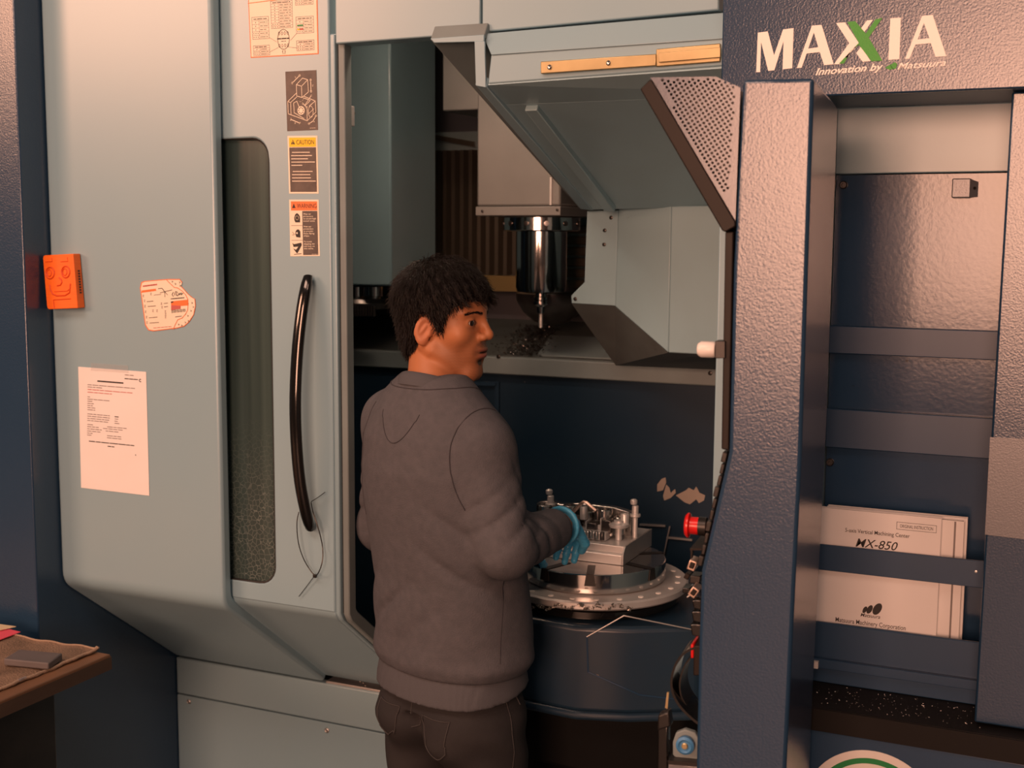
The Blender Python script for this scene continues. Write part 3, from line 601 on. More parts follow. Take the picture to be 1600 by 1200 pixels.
# ================================================================== document cabinet to the right, with the big lettered header
DC = thing('document_cabinet', (.2, .2, 0), 'navy cabinet with lettered header and open shelf of manuals at right', 'cabinet')
XR = .9
hx = atY(1128, 60, -.02).x; hz = 2.014
MB().box(-.444, XR, -.005, .20, hz, ZT).build('header_body', 'navy', DC)
hdr = MB().box(hx, XR, -.02, -.006, hz, ZT).build('header', 'navy_tex', DC, bevel=.003, label='textured navy header with large cream and green lettering')
YH = -.02
def px_poly(pts, ox, oy, sc): return [atY(ox + x / sc, oy + y / sc, YH) for x, y in pts]
letters = {
 'M': ([(143, 412), (298, 392), (397, 765), (537, 362), (703, 340), (680, 968), (530, 985), (545, 545), (400, 1000), (305, 1008), (195, 560), (180, 1028), (118, 1030)], [], 1170, 10),
 'A': ([(988, 302), (1140, 290), (1328, 905), (1178, 920), (1110, 715), (905, 738), (828, 958), (752, 965)], [[(1018, 410), (1088, 640), (930, 660)]], 1170, 10),
 'X': ([(-235, 262), (-95, 250), (122, 572), (40, 668), (-185, 905), (-268, 905), (-30, 575)], [], 1330, 10),
 'X_arm': ([(250, 220), (342, 210), (200, 410), (150, 350)], [], 1330, 10),
 'X_leg': ([(155, 630), (305, 855), (180, 868), (80, 730)], [], 1330, 10),
 'I': ([(612, 188), (778, 176), (755, 825), (582, 838)], [], 1330, 10),
 'A2': ([(1108, 150), (1275, 135), (1488, 778), (1320, 790), (1245, 575), (1005, 598), (910, 820), (842, 822)], [[(1138, 262), (1222, 498), (1040, 518)]], 1330, 10)}
for k_, (out, holes, ox, oy) in letters.items():
    fn = lambda x, z: atY(ox + x / 10, oy - z / 10, YH)
    MB().plate([(x, -y) for x, y in out], [[(x, -y) for x, y in h] for h in holes], fn, (0, -.0012, 0)).build('letter', 'logo_white', hdr, flat=False)
for pts in ([(-60, 245), (65, 232), (230, 425), (380, 205), (490, 180), (275, 490), (490, 850), (320, 860), (120, 600), (0, 690), (-110, 895), (-190, 895), (120, 572)],):
    MB().plate([(x, -y) for x, y in pts], [], lambda x, z: atY(1330 + x / 10, 10 - z / 10, YH), (0, -.0016, 0)).build('letter_green', 'logo_green', hdr)
def textline(t, tl, tr, hgt_px, Y, parent, m, bold=0, shear=0, name='lettering'):
    """text with its baseline from pixel tl to pixel tr on plane Y"""
    V, F = text2d(t, bold, shear); x0 = min(a for a, b in V); x1 = max(a for a, b in V)
    A, B = atY(*tl, Y), atY(*tr, Y); up_ = atY(tl[0], tl[1] - hgt_px, Y) - A; up_.x = 0
    mb = MB(); mb.add([A + (B - A) * ((a - x0) / (x1 - x0)) + up_ * (b / .69) for a, b in V], F); return mb.build(name, m, parent, flat=True)
textline('Innovation by', (1274, 117.5), (1380, 109), 10.5, YH - .0012, hdr, 'logo_white', .02, .35)
textline('Matsuura', (1402, 108.5), (1478, 102.5), 10, YH - .0012, hdr, 'logo_white', .01, .35)
for pts in ([(1383, 106), (1391, 101), (1396, 108), (1390, 109)], [(1391, 102), (1398, 97), (1402, 100), (1400, 107), (1395, 108)]):
    MB().prism([atY(x, y, YH) for x, y in pts], (0, -.001, 0)).build('emblem', 'logo_green', hdr)
# recess: light panel, navy back, strips that hold papers
YC = .215
XL = -.446
MB().box(XL, XR, .205, .26, atY(1440, 270, .205).z, hz + .0).build('upper_panel', 'door', DC, bevel=.002, label='pale blue strip above the shelf')
back = MB().box(XL, XR, YC + .005, YC + .05, .86, atY(1440, 272, YC).z).build('back_panel', 'navy_worn', DC, label='scuffed navy back panel')
z_ = lambda py, Y: atY(1420, py, Y).z
for (a_, b_) in ((513, 557), (646, 708)):
    MB().box(XL, XR, YC - .012, YC + .004, z_(b_, YC - .012), z_(a_, YC - .012)).build('shelf_strip', 'navy', DC, bevel=.0015)
strap = MB().box(XL, XR, .125, .131, z_(906, .125), z_(865, .125)).build('retaining_strap', 'navy', DC, bevel=.001, label='flat navy strap across the manuals')
MB().box(XL, XR, .122, .13, .884, z_(990, .122)).build('pocket_front', 'navy', DC, bevel=.002)
q = atY(1525, 893, .124); MB().lathe([(.0025, 0), (.0025, .0012), (.001, .0016)], q, (0, -1, 0), 10).build('rivet', 'alu', strap)
MB().box(XL, XR, .110, .1215, z_(1061, .11) - .004, z_(1049, .11)).build('pocket_flange', 'navy', DC, bevel=.001)
ledge2 = MB().box(XL, XR, -.018, .215, .862, .8835).build('ledge', 'black_sheet', DC, bevel=.0015, label='black ledge strewn with specks')
MB().box(XL, XR, -.022, -.0185, .840, .8825).build('ledge_lip', 'black_sheet', DC)
low = MB().box(XL, XR, -.016, .4, 0, .8395).build('lower_panel', 'navy', DC, bevel=.003, label='navy lower panel with round sign')
# bolts and catches on the back panel
for px, py in ((1318, 289), (1297, 722)):
    q = atY(px, py, YC + .004); MB().lathe([(.008, 0), (.008, .003), (.006, .005), (.0035, .005), (.003, .002)], q, (0, -1, 0), 18).build('bolt', 'steel_dark', back)
q = atY(1302, 287, YC - .01); MB().cyl((q.x - .02, q.y, q.z), (q.x + .004, q.y, q.z), .008).build('hinge_pin', 'black', back)
q = atY(1272, 1117, .0); MB().cyl((q.x - .02, .03, q.z + .005), (q.x + .012, .03, q.z + .005), .008).build('stop_pin', 'black', ledge2)
q = atY(1274, 1038, .105); MB().box(q.x - .01, q.x + .006, .10, .109, q.z - .007, q.z + .007).build('white_clip', 'white_pl', DC)
a, b = atY(1488, 279, YC - .012), atY(1516, 309, YC - .012)
cat_ = MB().box(a.x, b.x, YC - .014, YC + .005, b.z, a.z).build('catch', 'tarnish', back, bevel=.002)
MB().prism([(b.x, YC - .012, a.z - .002), (b.x + .012, YC + .002, a.z - .006), (b.x + .012, YC + .002, b.z + .002), (b.x, YC - .012, b.z + .001)], (0, .004, 0)).build('catch_tongue', 'tarnish', cat_)
q = atY(1522, 294, YC - .004); MB().lathe([(.003, 0), (.003, .003)], q, (.5, -1, 0), 8).build('catch_hole', 'black', cat_)
# sliding door at far right
e0, e1 = atY(1581, 146, .02), atY(1520, 1166, .02)
sd = MB().prism([(e0.x, .02, hz - .001), (XR, .02, hz - .001), (XR, .02, .888), (e1.x, .02, .888)], (0, .07, 0)).build('cabinet_door', 'navy_tex', DC, bevel=.004, label='textured navy sliding door at the right edge')
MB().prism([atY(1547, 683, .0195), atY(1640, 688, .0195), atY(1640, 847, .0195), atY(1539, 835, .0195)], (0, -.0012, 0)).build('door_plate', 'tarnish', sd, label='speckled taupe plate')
# round sign on the lower panel
sc_ = atY(1362, 1273, -.016); rs = 104 / (FPX / (sc_ - CAM).dot(FW))
sg = tag(MB().lathe([(rs, 0), (rs, .001), (rs - .0005, .0014)], (sc_.x, -.0163, sc_.z), (0, -1, 0), 72).build('round_sign', 'sign_white'), 'round white sign with a green arrow ring below the black ledge', 'sign')
gr = MB(); ra = rs * .84; wd = rs * .042
arc = [(math.radians(150 - 96 * i / 30)) for i in range(31)]
for a0, a1 in zip(arc, arc[1:]):
    gr.quad(*[Vector((sc_.x + r * math.cos(t), -.0181, sc_.z + r * math.sin(t))) for r, t in ((ra - wd, a0), (ra + wd, a0), (ra + wd, a1), (ra - wd, a1))])
t = arc[-1]; gr.quad(*[Vector((sc_.x + r * math.cos(t_), -.0181, sc_.z + r * math.sin(t_))) for r, t_ in ((ra - wd * 3, t), (ra + wd * 3, t), (ra, t - .16))])
gr.build('arrow', 'sign_green', sg, flat=True)
# ---- manuals standing behind the strap
def manual(name, x0, x1, y0, y1, z0, z1, label, m='paper'):
    t = thing(name, ((x0 + x1) / 2, (y0 + y1) / 2, z0), label, 'book', 'manuals behind the strap')
    MB().box(x0, x1, y0, y0 + .0012, z0, z1).build('front_cover', m, t)
    MB().box(x0 + .001, x1 - .002, y0 + .0014, y1 - .0014, z0 + .001, z1 - .002).build('pages', 'paper_edge', t)
    MB().box(x0, x1, y1 - .0012, y1, z0, z1).build('back_cover', m, t)
    return t
bz = .8842
bx0, bx1 = atY(1278, 800, .136).x, atY(1467, 900, .136).x
bt = (atY(1278, 788, .136).z + atY(1470, 815, .136).z) / 2
m1 = manual('manual', bx0, bx1, .136, .150, bz, bt, 'front white manual with a bold black title behind the navy strap')
cv = Print((bx0, .136, bt), (bx1, .136, bt), (bx1, .136, bz), (bx0, .136, bz))
Hb = bt - bz; vv = lambda py: (bt - atY(1370, py, .136).z) / Hb
uu = lambda px: (atY(px, 850, .136).x - bx0) / (bx1 - bx0)
cv.frame('ink', uu(1400), vv(812.5), uu(1462), vv(823.5), .0007)
cv.text('ink', 'ORIGINAL INSTRUCTION', uu(1405), vv(820.5), uu(1457), (vv(820.5) - vv(815.5)))
cv.text('ink', '5-axis Vertical Machining Center', uu(1320), vv(835.5), uu(1421), vv(835.5) - vv(829.5), .004)
cv.text('ink', 'MX-850', uu(1337), vv(857), uu(1403), vv(857) - vv(844), .006, .3)
for px, py, rx, ry in ((1355.5, 955, 3.2, 5.5), (1363, 953.5, 4.2, 7), (1375, 951.5, 6.5, 9.5)):
    cv.poly('ink', [(uu(px) + (rx * math.cos(i * .3142) + .35 * ry * math.sin(i * .3142)) / 189 , vv(py) - ry * math.sin(i * .3142) * (vv(901) - vv(900))) for i in range(20)], .0005)
cv.text('ink', 'Matsuura', uu(1349), vv(966), uu(1380), vv(966) - vv(960.5), .004, .3)
cv.text('ink', 'Matsuura Machinery Corporation', uu(1310), vv(979), uu(1421), vv(979) - vv(972), .004)
cv.text('ink', 'Japan', uu(1354), vv(989), uu(1375), vv(989) - vv(983), .01)
cv.build(m1, {'ink': 'print'})
m2 = manual('manual', bx0 + .05, atY(1503, 900, .16).x, .1515, .168, bz, atY(1490, 812, .16).z, 'middle white manual showing a strip right of the front manual')
MB().box(atY(1491, 820, .151).x, atY(1494, 820, .151).x, .151, .1514, bz, atY(1490, 815, .15).z).build('edge_crease', 'grey_ink', m2)
m3 = manual('manual', bx0 + .012, atY(1508, 900, .18).x, .1695, .183, bz, atY(1420, 800, .18).z, 'rear white manual mostly hidden behind the other two manuals')
# ---- speckle of swarf on the black ledge
swarf(160, lambda: Vector((random.uniform(-.42, -.1), random.uniform(0, .11), .8842)), .0006, .0022, 'ledge_swarf', 'tiny pale specks of swarf on the black cabinet ledge', 'white_pl')

# ================================================================== control panel seen edge-on
PA = math.radians(5.0)
Wd = Vector((-math.sin(PA), math.cos(PA), 0)); Nn = -Wd; Uu = Vector((math.cos(PA), math.sin(PA), 0))
P0 = atY(1200, 500, -.46)
def atP(px, py, off=0.0):
    d = ray(px, py); o_ = P0 + Wd * off; return CAM + d * ((o_ - CAM).dot(Nn) / d.dot(Nn))
CP = thing('control_panel', (P0.x, P0.y + .2, .0), 'textured navy machine control panel seen edge-on right of the opening', 'control panel')
prof = [(1161, 124), (1272, 122), (1262, 420), (1252, 720), (1238, 1000), (1227, 1230), (1214, 1560), (1080, 1560), (1087, 1230), (1092, 1000), (1096, 892), (1139, 706), (1146, 420)]
WD = .40
pb = MB().prism([atP(x, y) for x, y in prof], Wd * WD).build('panel_housing', 'navy_tex', CP, bevel=.006, seg=3, label='textured navy panel housing')
MB().prism([atP(x, 1555) for x in (1120, 1190)] + [atP(1190, 1555, .12), atP(1120, 1555, .12)], (0, 0, -(atP(1150, 1555).z - .02))).build('panel_stand', 'navy', CP)
zf = atP(1150, 1555).z
MB().box(P0.x - .22, P0.x + .12, P0.y - .04, P0.y + .34, 0, .02).build('panel_foot', 'navy', CP, bevel=.004)
# hood with perforated side plate
plate_out = [(1016, 121), (1118, 119.5), (1157, 137), (1149, 345), (1146, 345)]
holes = []
a1 = Vector((3.40, 5.62)); a2 = Vector((5.62, -3.9)); o0 = Vector((1029.5, 129))
def inside_poly(p, poly, marg):
    n_ = len(poly)
    for i in range(n_):
        a_, b_ = Vector(poly[i]), Vector(poly[(i + 1) % n_]); e_ = (b_ - a_).normalized()
        if e_.x * (p.y - a_.y) - e_.y * (p.x - a_.x) < marg: return False
    return True
inner = [(1027, 124), (1118, 121.5), (1149, 132), (1139, 296), (1131, 303)]
for i in range(-4, 44):
    for j in range(-2, 40):
        p = o0 + a1 * i + a2 * j
        if inside_poly(p, inner, .4): holes.append([(p.x + 2.3 * math.cos(math.pi * k_ / 4), -(p.y + 2.3 * math.sin(math.pi * k_ / 4))) for k_ in range(8)])
hood_p = MB().plate([(x, -y) for x, y in plate_out], holes, lambda x, y: atP(x, -y, .002), Wd * .0016)
hd = hood_p.build('hood_side_plate', 'navy_perf', CP, ang=20, label='perforated triangular hood plate')
MB().prism([atP(x, y, .004) for x, y in ((1016, 121), (1118, 119.5), (1118, 124), (1018, 126))], Wd * (WD - .01)).build('hood_top', 'bezel', hd)
MB().prism([atP(x, y, -.002) for x, y in ((1000, 139), (1014, 125), (1018, 124), (1149, 346), (1149, 354), (1133, 363), (1128, 360))], Wd * WD).build('hood_visor', 'bezel', CP, bevel=.002, label='dark brown visor bar')
MB().prism([atP(x, y, .06) for x, y in ((1030, 128), (1118, 123), (1155, 140), (1146, 330))], Wd * (WD - .08)).build('screen_body', 'black', CP)
# screen bezel strip and small latch
MB().prism([atP(x, y, .004) for x, y in ((1133, 362), (1146, 362), (1139, 704), (1127, 702))], Wd * (WD - .02)).build('screen_bezel', 'bezel', CP, bevel=.002)
lt = MB().prism([atP(x, y, -.004) for x, y in ((1117, 533), (1133, 533), (1133, 560), (1117, 560))], Wd * .03).build('latch_block', 'black', CP, bevel=.001)
MB().lathe([(.011, 0), (.0125, .003), (.0125, .022), (.009, .027), (.005, .028)], atP(1118, 546.5, .01), -Uu, 22).build('latch_knob', 'white_pl', lt, label='white plastic latch knob')
# keyboard slope edge: stepped black keys seen from the side
for i in range(10):
    t0, t1 = i / 10, (i + .86) / 10
    A, B = Vector((1137, 708)).lerp(Vector((1096, 888)), t0), Vector((1137, 708)).lerp(Vector((1096, 888)), t1)
    nrm_ = Vector((-(B - A).y, (B - A).x)).normalized() * (6 + 2 * (i % 3 == 0))
    MB().prism([atP(p.x, p.y, .012) for p in (A, B, B + nrm_, A + nrm_)], Wd * (WD - .03)).build('key_strip', 'black', CP, bevel=.0015)
es = MB().cyl(atP(1104, 823, .05), atP(1092, 822, .05), .015, 24).build('stop_collar', 'black', CP)
MB().lathe([(.014, 0), (.014, .014), (.020, .016), (.020, .019), (.017, .022), (.008, .024)], atP(1093, 822, .05), -Uu, 32).build('stop_button', 'red', es, label='red emergency stop button')
MB().prism([atP(x, y, .02) for x, y in ((1078, 857), (1099, 857), (1099, 860), (1078, 860))], Wd * .2).build('key_guard', 'bezel', CP)
MB().prism([atP(x, y, .02) for x, y in ((1079, 860), (1082, 860), (1081, 873), (1079, 873))], Wd * .01).build('guard_tab', 'bezel', CP)
def tilt_box(cx, cy, w_, h_, ang, m, name, off=.03, d_=.03):
    c_, s_ = math.cos(ang), math.sin(ang)
    pts = [(cx + x * c_ - y * s_, cy + x * s_ + y * c_) for x, y in ((-w_, -h_), (w_, -h_), (w_, h_), (-w_, h_))]
    return MB().prism([atP(x, y, off) for x, y in pts], Wd * d_).build(name, m, CP, bevel=.0015)
for cx, cy, an in ((1081, 884, .35), (1083.5, 926, .62)):
    tb = tilt_box(cx, cy, 6.5, 8, an, 'copper', 'lever_tab'); 
    tilt_box(cx, cy, 4, 5, an, 'bezel', 'lever_tab_inset', .0285, .004)
tilt_box(1086, 906, 8, 6, .1, 'black', 'selector_knob', .06); tilt_box(1072, 923, 6, 4, .05, 'gloss_black', 'toggle', .07); tilt_box(1077, 931, 5, 1.2, -.6, 'alu', 'toggle_pin', .05, .004)
tilt_box(1073, 901, 4, 4.5, .5, 'bezel', 'small_key', .08, .02); tilt_box(1090, 915, 5, 14, 0, 'navy_worn', 'key_backing', .09, .02)
for (x0_, y0_, x1_, y1_) in ((1081, 938, 1096, 954), (1080, 956, 1096, 974), (1078, 976, 1096, 996)):
    MB().prism([atP(x, y, .03) for x, y in ((x0_, y0_), (x1_, y0_ - 1), (x1_, y1_), (x0_ + 3, y1_ - 3))], Wd * .06).build('connector', 'gloss_black', CP, bevel=.002)
MB().prism([atP(x, y, .03) for x, y in ((1079, 1007), (1084, 1007), (1084, 1029), (1079, 1029))], Wd * .05).build('red_cap', 'red', CP, bevel=.002, label='red cap above the cable')
MB().prism([atP(x, y, .03) for x, y in ((1084, 1009), (1095, 1009), (1095, 1056), (1083, 1056))], Wd * .05).build('cap_socket', 'bezel', CP, bevel=.002)
# wide black flat cable that loops out from the panel
cb = [(1086, 1012), (1070, 1020), (1058, 1034), (1051, 1052), (1049, 1070), (1053, 1088), (1064, 1106), (1080, 1122), (1098, 1136)]
def ribbon(pts, wpx, off, depth):
    mb = MB(); n_ = len(pts); L_ = []; 
    for i, p in enumerate(pts):
        a_ = Vector(pts[max(i - 1, 0)]); b_ = Vector(pts[min(i + 1, n_ - 1)]); d_ = (b_ - a_).normalized(); nn_ = Vector((-d_.y, d_.x)) * wpx
        q0_, q1_ = Vector(p) - nn_, Vector(p) + nn_
        L_.append([atP(q0_.x, q0_.y, off), atP(q1_.x, q1_.y, off), atP(q1_.x, q1_.y, off) + Wd * depth, atP(q0_.x, q0_.y, off) + Wd * depth])
    vs2 = [v for r_ in L_ for v in r_]; fs2 = []
    for i in range(n_ - 1):
        for j in range(4): fs2.append((i * 4 + j, i * 4 + (j + 1) % 4, (i + 1) * 4 + (j + 1) % 4, (i + 1) * 4 + j))
    fs2 += [(0, 1, 2, 3), ((n_ - 1) * 4 + 3, (n_ - 1) * 4 + 2, (n_ - 1) * 4 + 1, (n_ - 1) * 4)]
    return mb.add(vs2, fs2)
def smooth_pts(pts, k_=4):
    out = []
    for i in range(len(pts) - 1):
        p0_, p1_, p2_, p3_ = [Vector(pts[min(max(i + d_, 0), len(pts) - 1)]) for d_ in (-1, 0, 1, 2)]
        for s_ in range(k_):
            r_ = s_ / k_; out.append(tuple(.5 * (2 * p1_ + (p2_ - p0_) * r_ + (2 * p0_ - 5 * p1_ + 4 * p2_ - p3_) * r_ ** 2 + (3 * p1_ - p0_ - 3 * p2_ + p3_) * r_ ** 3)))
    return out + [tuple(pts[-1])]
ribbon(smooth_pts(cb), 1.8, .03, .07).build('cable_guard', 'gloss_black', CP, ang=60, label='glossy black curved cable guard')
ribbon(smooth_pts([(x + 13, y + 4) for x, y in cb[1:-1]]), 1.2, .05, .06).build('cable_guard_inner', 'black', CP, ang=60)
# black pull rod, grey plate and blue roller below the guard
MB().prism([atP(x, y, .05) for x, y in ((1027, 1138), (1044, 1132), (1043, 1300), (1025, 1300))], Wd * .02).build('pull_rod', 'gloss_black', CP, bevel=.003)
MB().prism([atP(x, y, .048) for x, y in ((1028, 1118), (1045, 1112), (1048, 1136), (1027, 1142))], Wd * .024).build('rod_clevis', 'black', CP, bevel=.003)
MB().prism([atP(x, y, .055) for x, y in ((1042, 1082), (1045, 1082), (1043, 1108), (1039, 1106))], Wd * .004).build('rod_pin', 'brass', CP)
pt = MB().prism([atP(x, y, .055) for x, y in ((1051, 1160), (1056, 1145), (1070, 1140), (1086, 1145), (1094, 1158), (1092, 1192), (1060, 1188), (1051, 1180))], Wd * .012).build('roller_plate', 'grey_md', CP, bevel=.002)
rc = atP(1072, 1162, .053)
rol = MB().lathe([(.014, 0), (.015, .004), (.015, .010), (.011, .013), (.008, .010)], rc, Nn, 32).build('roller', 'blue_ring', pt, label='blue roller with brass screw')
MB().lathe([(.0055, .008), (.0055, .012), (.004, .0135)], rc, Nn, 14).build('brass_screw', 'brass', rol)
MB().prism([atP(x, y, .04) for x, y in ((1044, 1194), (1096, 1198), (1096, 1320), (1044, 1320))], Wd * .08).build('lower_bracket', 'tarnish', CP, bevel=.002)
MB().prism([atP(x, y, .038) for x, y in ((1044, 1188), (1096, 1193), (1096, 1198), (1044, 1194))], Wd * .084).build('bracket_edge', 'black', CP)

# ================================================================== stickers, notes and a magnet on the pale blue panels
def sticker(name, pxs, Y, m, label, cat, th=.0006):
    c = [atY(x, y, Y) for x, y in pxs]
    o = MB().prism(c, (0, -th, 0)).build(name, m, None, loc=(c[3] + c[2]) / 2); tag(o, label, cat)
    return o, Print(*[p + Vector((0, -th, 0)) for p in c])
# diagram decal
st, P = sticker('axis_sticker', [(446, 112), (494.5, 109.5), (497, 203), (449, 205)], YD, 'brown_vinyl', 'dark sticker with a white line drawing of the machine axes', 'sticker')
V_ = lambda x, y: ((x - 262 - (y - 120) * .025) / 478, (y - 112 + (x - 262) * .04) / 925)
def dl(pts, w=.0013, closed=False): P.line('cream', [V_(*p) for p in pts], w, closed=closed)
dl([(435, 315), (530, 215), (610, 240), (620, 430), (520, 515), (440, 490)], closed=True); dl([(435, 315), (515, 340), (610, 240)]); dl([(515, 340), (520, 515)])
dl([(300, 575), (430, 450)]); dl([(300, 575), (305, 765), (600, 875), (735, 740), (725, 570), (550, 495)]); dl([(300, 575), (345, 590), (350, 770)]); dl([(345, 590), (440, 505)])
dl([(390, 600), (440, 570), (480, 670)]); dl([(390, 600), (400, 750), (550, 840)]); dl([(540, 520), (650, 560), (570, 640)]); dl([(600, 690), (600, 875)]); dl([(635, 645), (725, 570)]); dl([(660, 490), (560, 640)])
P.ring('cream', *V_(500, 525), .0075, .0012, a0=0, a1=180)
u, v = V_(505, 715); P.disc('cream', u, v, .0095); 
for i in range(8): P.disc('brown_vinyl', u + .0062 * math.cos(i * .785) / P.W, v + .0062 * math.sin(i * .785) / P.H, .0014, .0009)
u, v = V_(655, 735); P.line('cream', [(u + .0062 * math.cos(i * .349) / P.W, v + .0125 * math.sin(i * .349) / P.H) for i in range(19)], .0013); dl([(620, 770), (700, 690)], .001)
for pp in ([(372, 290), (485, 175)], [(655, 245), (660, 420)], [(345, 852), (485, 912)], [(630, 920), (690, 880), (735, 800)], [(535, 605), (595, 670)]):
    dl(pp, .0016)
    for e_ in (pp[0], pp[-1]): P.ring('cream', *V_(*e_), .0022, .0012, n=12)
for t_, (x, y) in (('Y', (410, 215)), ('Z', (675, 345)), ('X', (402, 925)), ('A', (695, 900)), ('C', (655, 495))):
    u, v = V_(x, y); P.text('cream', t_, u, v, u + .05, .028)
P.words('cream', .75, .965, .95, .0007, 3)
P.build(st, {'cream': 'drawing', 'brown_vinyl': 'drawing_dots'})
# caution
st, P = sticker('caution_sticker', [(449.5, 212.5), (496, 212), (498, 302.5), (452, 302.5)], YD, 'cream', 'caution sticker with a yellow heading', 'sticker')
P.rect('yellow', .05, .03, .95, .19); P.rect('brown_vinyl', .05, .2, .95, .97)
P.poly('ink', [(.11, .145), (.25, .145), (.18, .065)], .0006); P.text('yellow', '!', .168, .138, .192, .05, h=.001)
P.text('ink', 'CAUTION', .30, .148, .89, .078, -.004)
for i, L in enumerate((.62, .68, .55, .78, .35)): P.words('cream', .12 + (.03 if i == 0 else 0), .285 + i * .056, .12 + L, .0016, 20 + i)
for i, L in enumerate((.68, .60, .62, .78)): P.words('cream', .13 + (.03 if i == 0 else 0), .615 + i * .056, .13 + L, .0016, 30 + i)
P.build(st, {'yellow': 'heading', 'brown_vinyl': 'text_field', 'ink': 'heading_text', 'cream': 'small_print'})
# warning
st, P = sticker('warning_sticker', [(452, 312), (498, 312), (500, 400), (454, 400.5)], YD, 'cream', 'warning sticker with an orange heading and three pictograms', 'sticker')
P.rect('warn_orange', .06, .03, .95, .19); P.rect('brown_vinyl', .44, .20, .95, .98)
P.poly('ink', [(.10, .148), (.22, .148), (.16, .065)], .0006); P.text('ink', 'WARNING', .27, .148, .93, .078, -.004)
for v in (.455, .715): P.line('grey_ink', [(.06, v), (.44, v)], .0008)
P.poly('ink', [(.34, .40), (.20, .40), (.17, .36), (.16, .32), (.20, .26), (.26, .235), (.32, .26), (.36, .30), (.36, .40)]); P.ring('cream', .265, .32, .0042, .0016, .0009)
P.poly('ink', [(.35, .67), (.22, .66), (.19, .61), (.20, .56), (.25, .525), (.31, .525), (.36, .56), (.36, .67)]); P.disc('cream', .25, .59, .0022, .0009); P.line('ink', [(.09, .57), (.16, .61)], .0008); P.line('ink', [(.08, .62), (.15, .62)], .0008)
P.poly('ink', [(.08, .76), (.13, .785), (.38, .76), (.40, .80), (.30, .90), (.24, .95), (.20, .93), (.10, .86), (.20, .885), (.28, .83), (.12, .835)]); P.line('ink', [(.14, .965), (.38, .955)], .0012)
y_ = .265
for blk in (('Wear ear', 'protectors', 'to avoid high', 'sound noise.'), ('Wear eye', 'protection', 'to prevent', 'from flying', 'chips.'), ('To avoid', 'slipping do', 'not step on', 'the table.')):
    for ln in blk:
        P.text('cream', ln, .475, y_, .475 + .033 * len(ln), .026, .01); y_ += .041
    y_ += .058 if blk[0] != 'Wear eye' else .062
P.words('cream', .74, .966, .93, .0006, 5)
P.build(st, {'warn_orange': 'heading', 'brown_vinyl': 'text_field', 'ink': 'pictograms', 'cream': 'small_print', 'grey_ink': 'divider'})
# cream lubrication-style chart
st, P = sticker('chart_sticker', [(387, -22), (495.5, -30), (498, 84.5), (392, 90.5)], YD, 'orange_edge', 'cream chart sticker with orange border at the top of the door', 'sticker')
P.rect('cream', .012, .012, .988, .988, .0003)
vy = lambda y: (y + 26) / 113.5
P.line('orange_edge', [(.0, vy(1.5)), (.42, vy(-1))], .0015)
def tbl(u0, y0, u1, y1, rows, seed, split=.42):
    v0, v1 = vy(y0), vy(y1); P.frame('grey_ink', u0, v0, u1, v1, .0009); um = u0 + (u1 - u0) * split
    P.words('ink', u0 + .03, v0 + (v1 - v0) / rows * .55, u1 - .03, .0016, seed)
    for i in range(1, rows):
        v = v0 + (v1 - v0) * i / rows; P.line('grey_ink', [(u0, v), (u1, v)], .0006)
        P.words('ink', um + .015, v + (v1 - v0) / rows * .5, u1 - .02, .0011, seed + i)
        for k_ in range(3 if i > rows - 3 else 1): P.disc('ink', u0 + (um - u0) * (.2 + .3 * k_ if i > rows - 3 else .5), v + (v1 - v0) / rows * .5, .0011)
    P.line('grey_ink', [(um, v0 + (v1 - v0) / rows), (um, v1)], .0006)
tbl(.045, 24, .29, 58.5, 6, 1); tbl(.33, 1, .64, 43.5, 10, 11, .36); tbl(.69, -14, .94, 9.5, 6, 31); tbl(.69, 28, .94, 53.5, 5, 41); tbl(.05, 69, .29, 84.5, 4, 51); tbl(.69, 65, .94, 80.5, 4, 61)
P.rect('sign_green', .705, vy(40), .79, vy(42.5), .0007); P.rect('red_ink', .74, vy(46), .79, vy(48.5), .0007); P.rect('yellow', .705, vy(46), .738, vy(48.5), .0007)
cu, cv_ = .50, vy(61.5); P.line('ink', [(cu + .0155 * math.cos(i * .2094) / P.W, cv_ + .0215 * math.sin(i * .2094) / P.H) for i in range(31)], .0012)
for i in range(4):
    P.line('ink', [(cu + (i - 1.5) * .042 + .011 * math.cos(k_ * .7), cv_ - .085 + .022 * math.sin(k_ * .7)) for k_ in range(10)], .0008)
    P.line('ink', [(cu + (i - 1.5) * .042 + .011 * math.cos(k_ * .7), cv_ + .085 + .022 * math.sin(k_ * .7)) for k_ in range(10)], .0008)
P.words('ink', cu - .085, cv_ - .012, cu + .085, .0026, 71); P.words('ink', cu - .03, cv_ + .025, cu + .03, .0014, 72)
for s_ in (-1, 1): P.line('ink', [(cu + s_ * .012, cv_ + .155), (cu + s_ * .022, vy(80)), (cu + s_ * .012, vy(84))], .0012)
for a_, b_ in (((.29, vy(57)), (cu - .10, cv_ + .03)), ((.29, vy(80)), (cu - .085, cv_ + .11)), ((.69, vy(54)), (cu + .10, cv_ + .02)), ((.69, vy(76)), (cu + .075, cv_ + .11))): P.line('grey_ink', [a_, b_], .0008)
P.build(st, {'cream': 'chart_field', 'grey_ink': 'table_lines', 'ink': 'small_print', 'orange_edge': 'border_line', 'sign_green': 'green_bar', 'red_ink': 'red_bar', 'yellow': 'yellow_bar'})
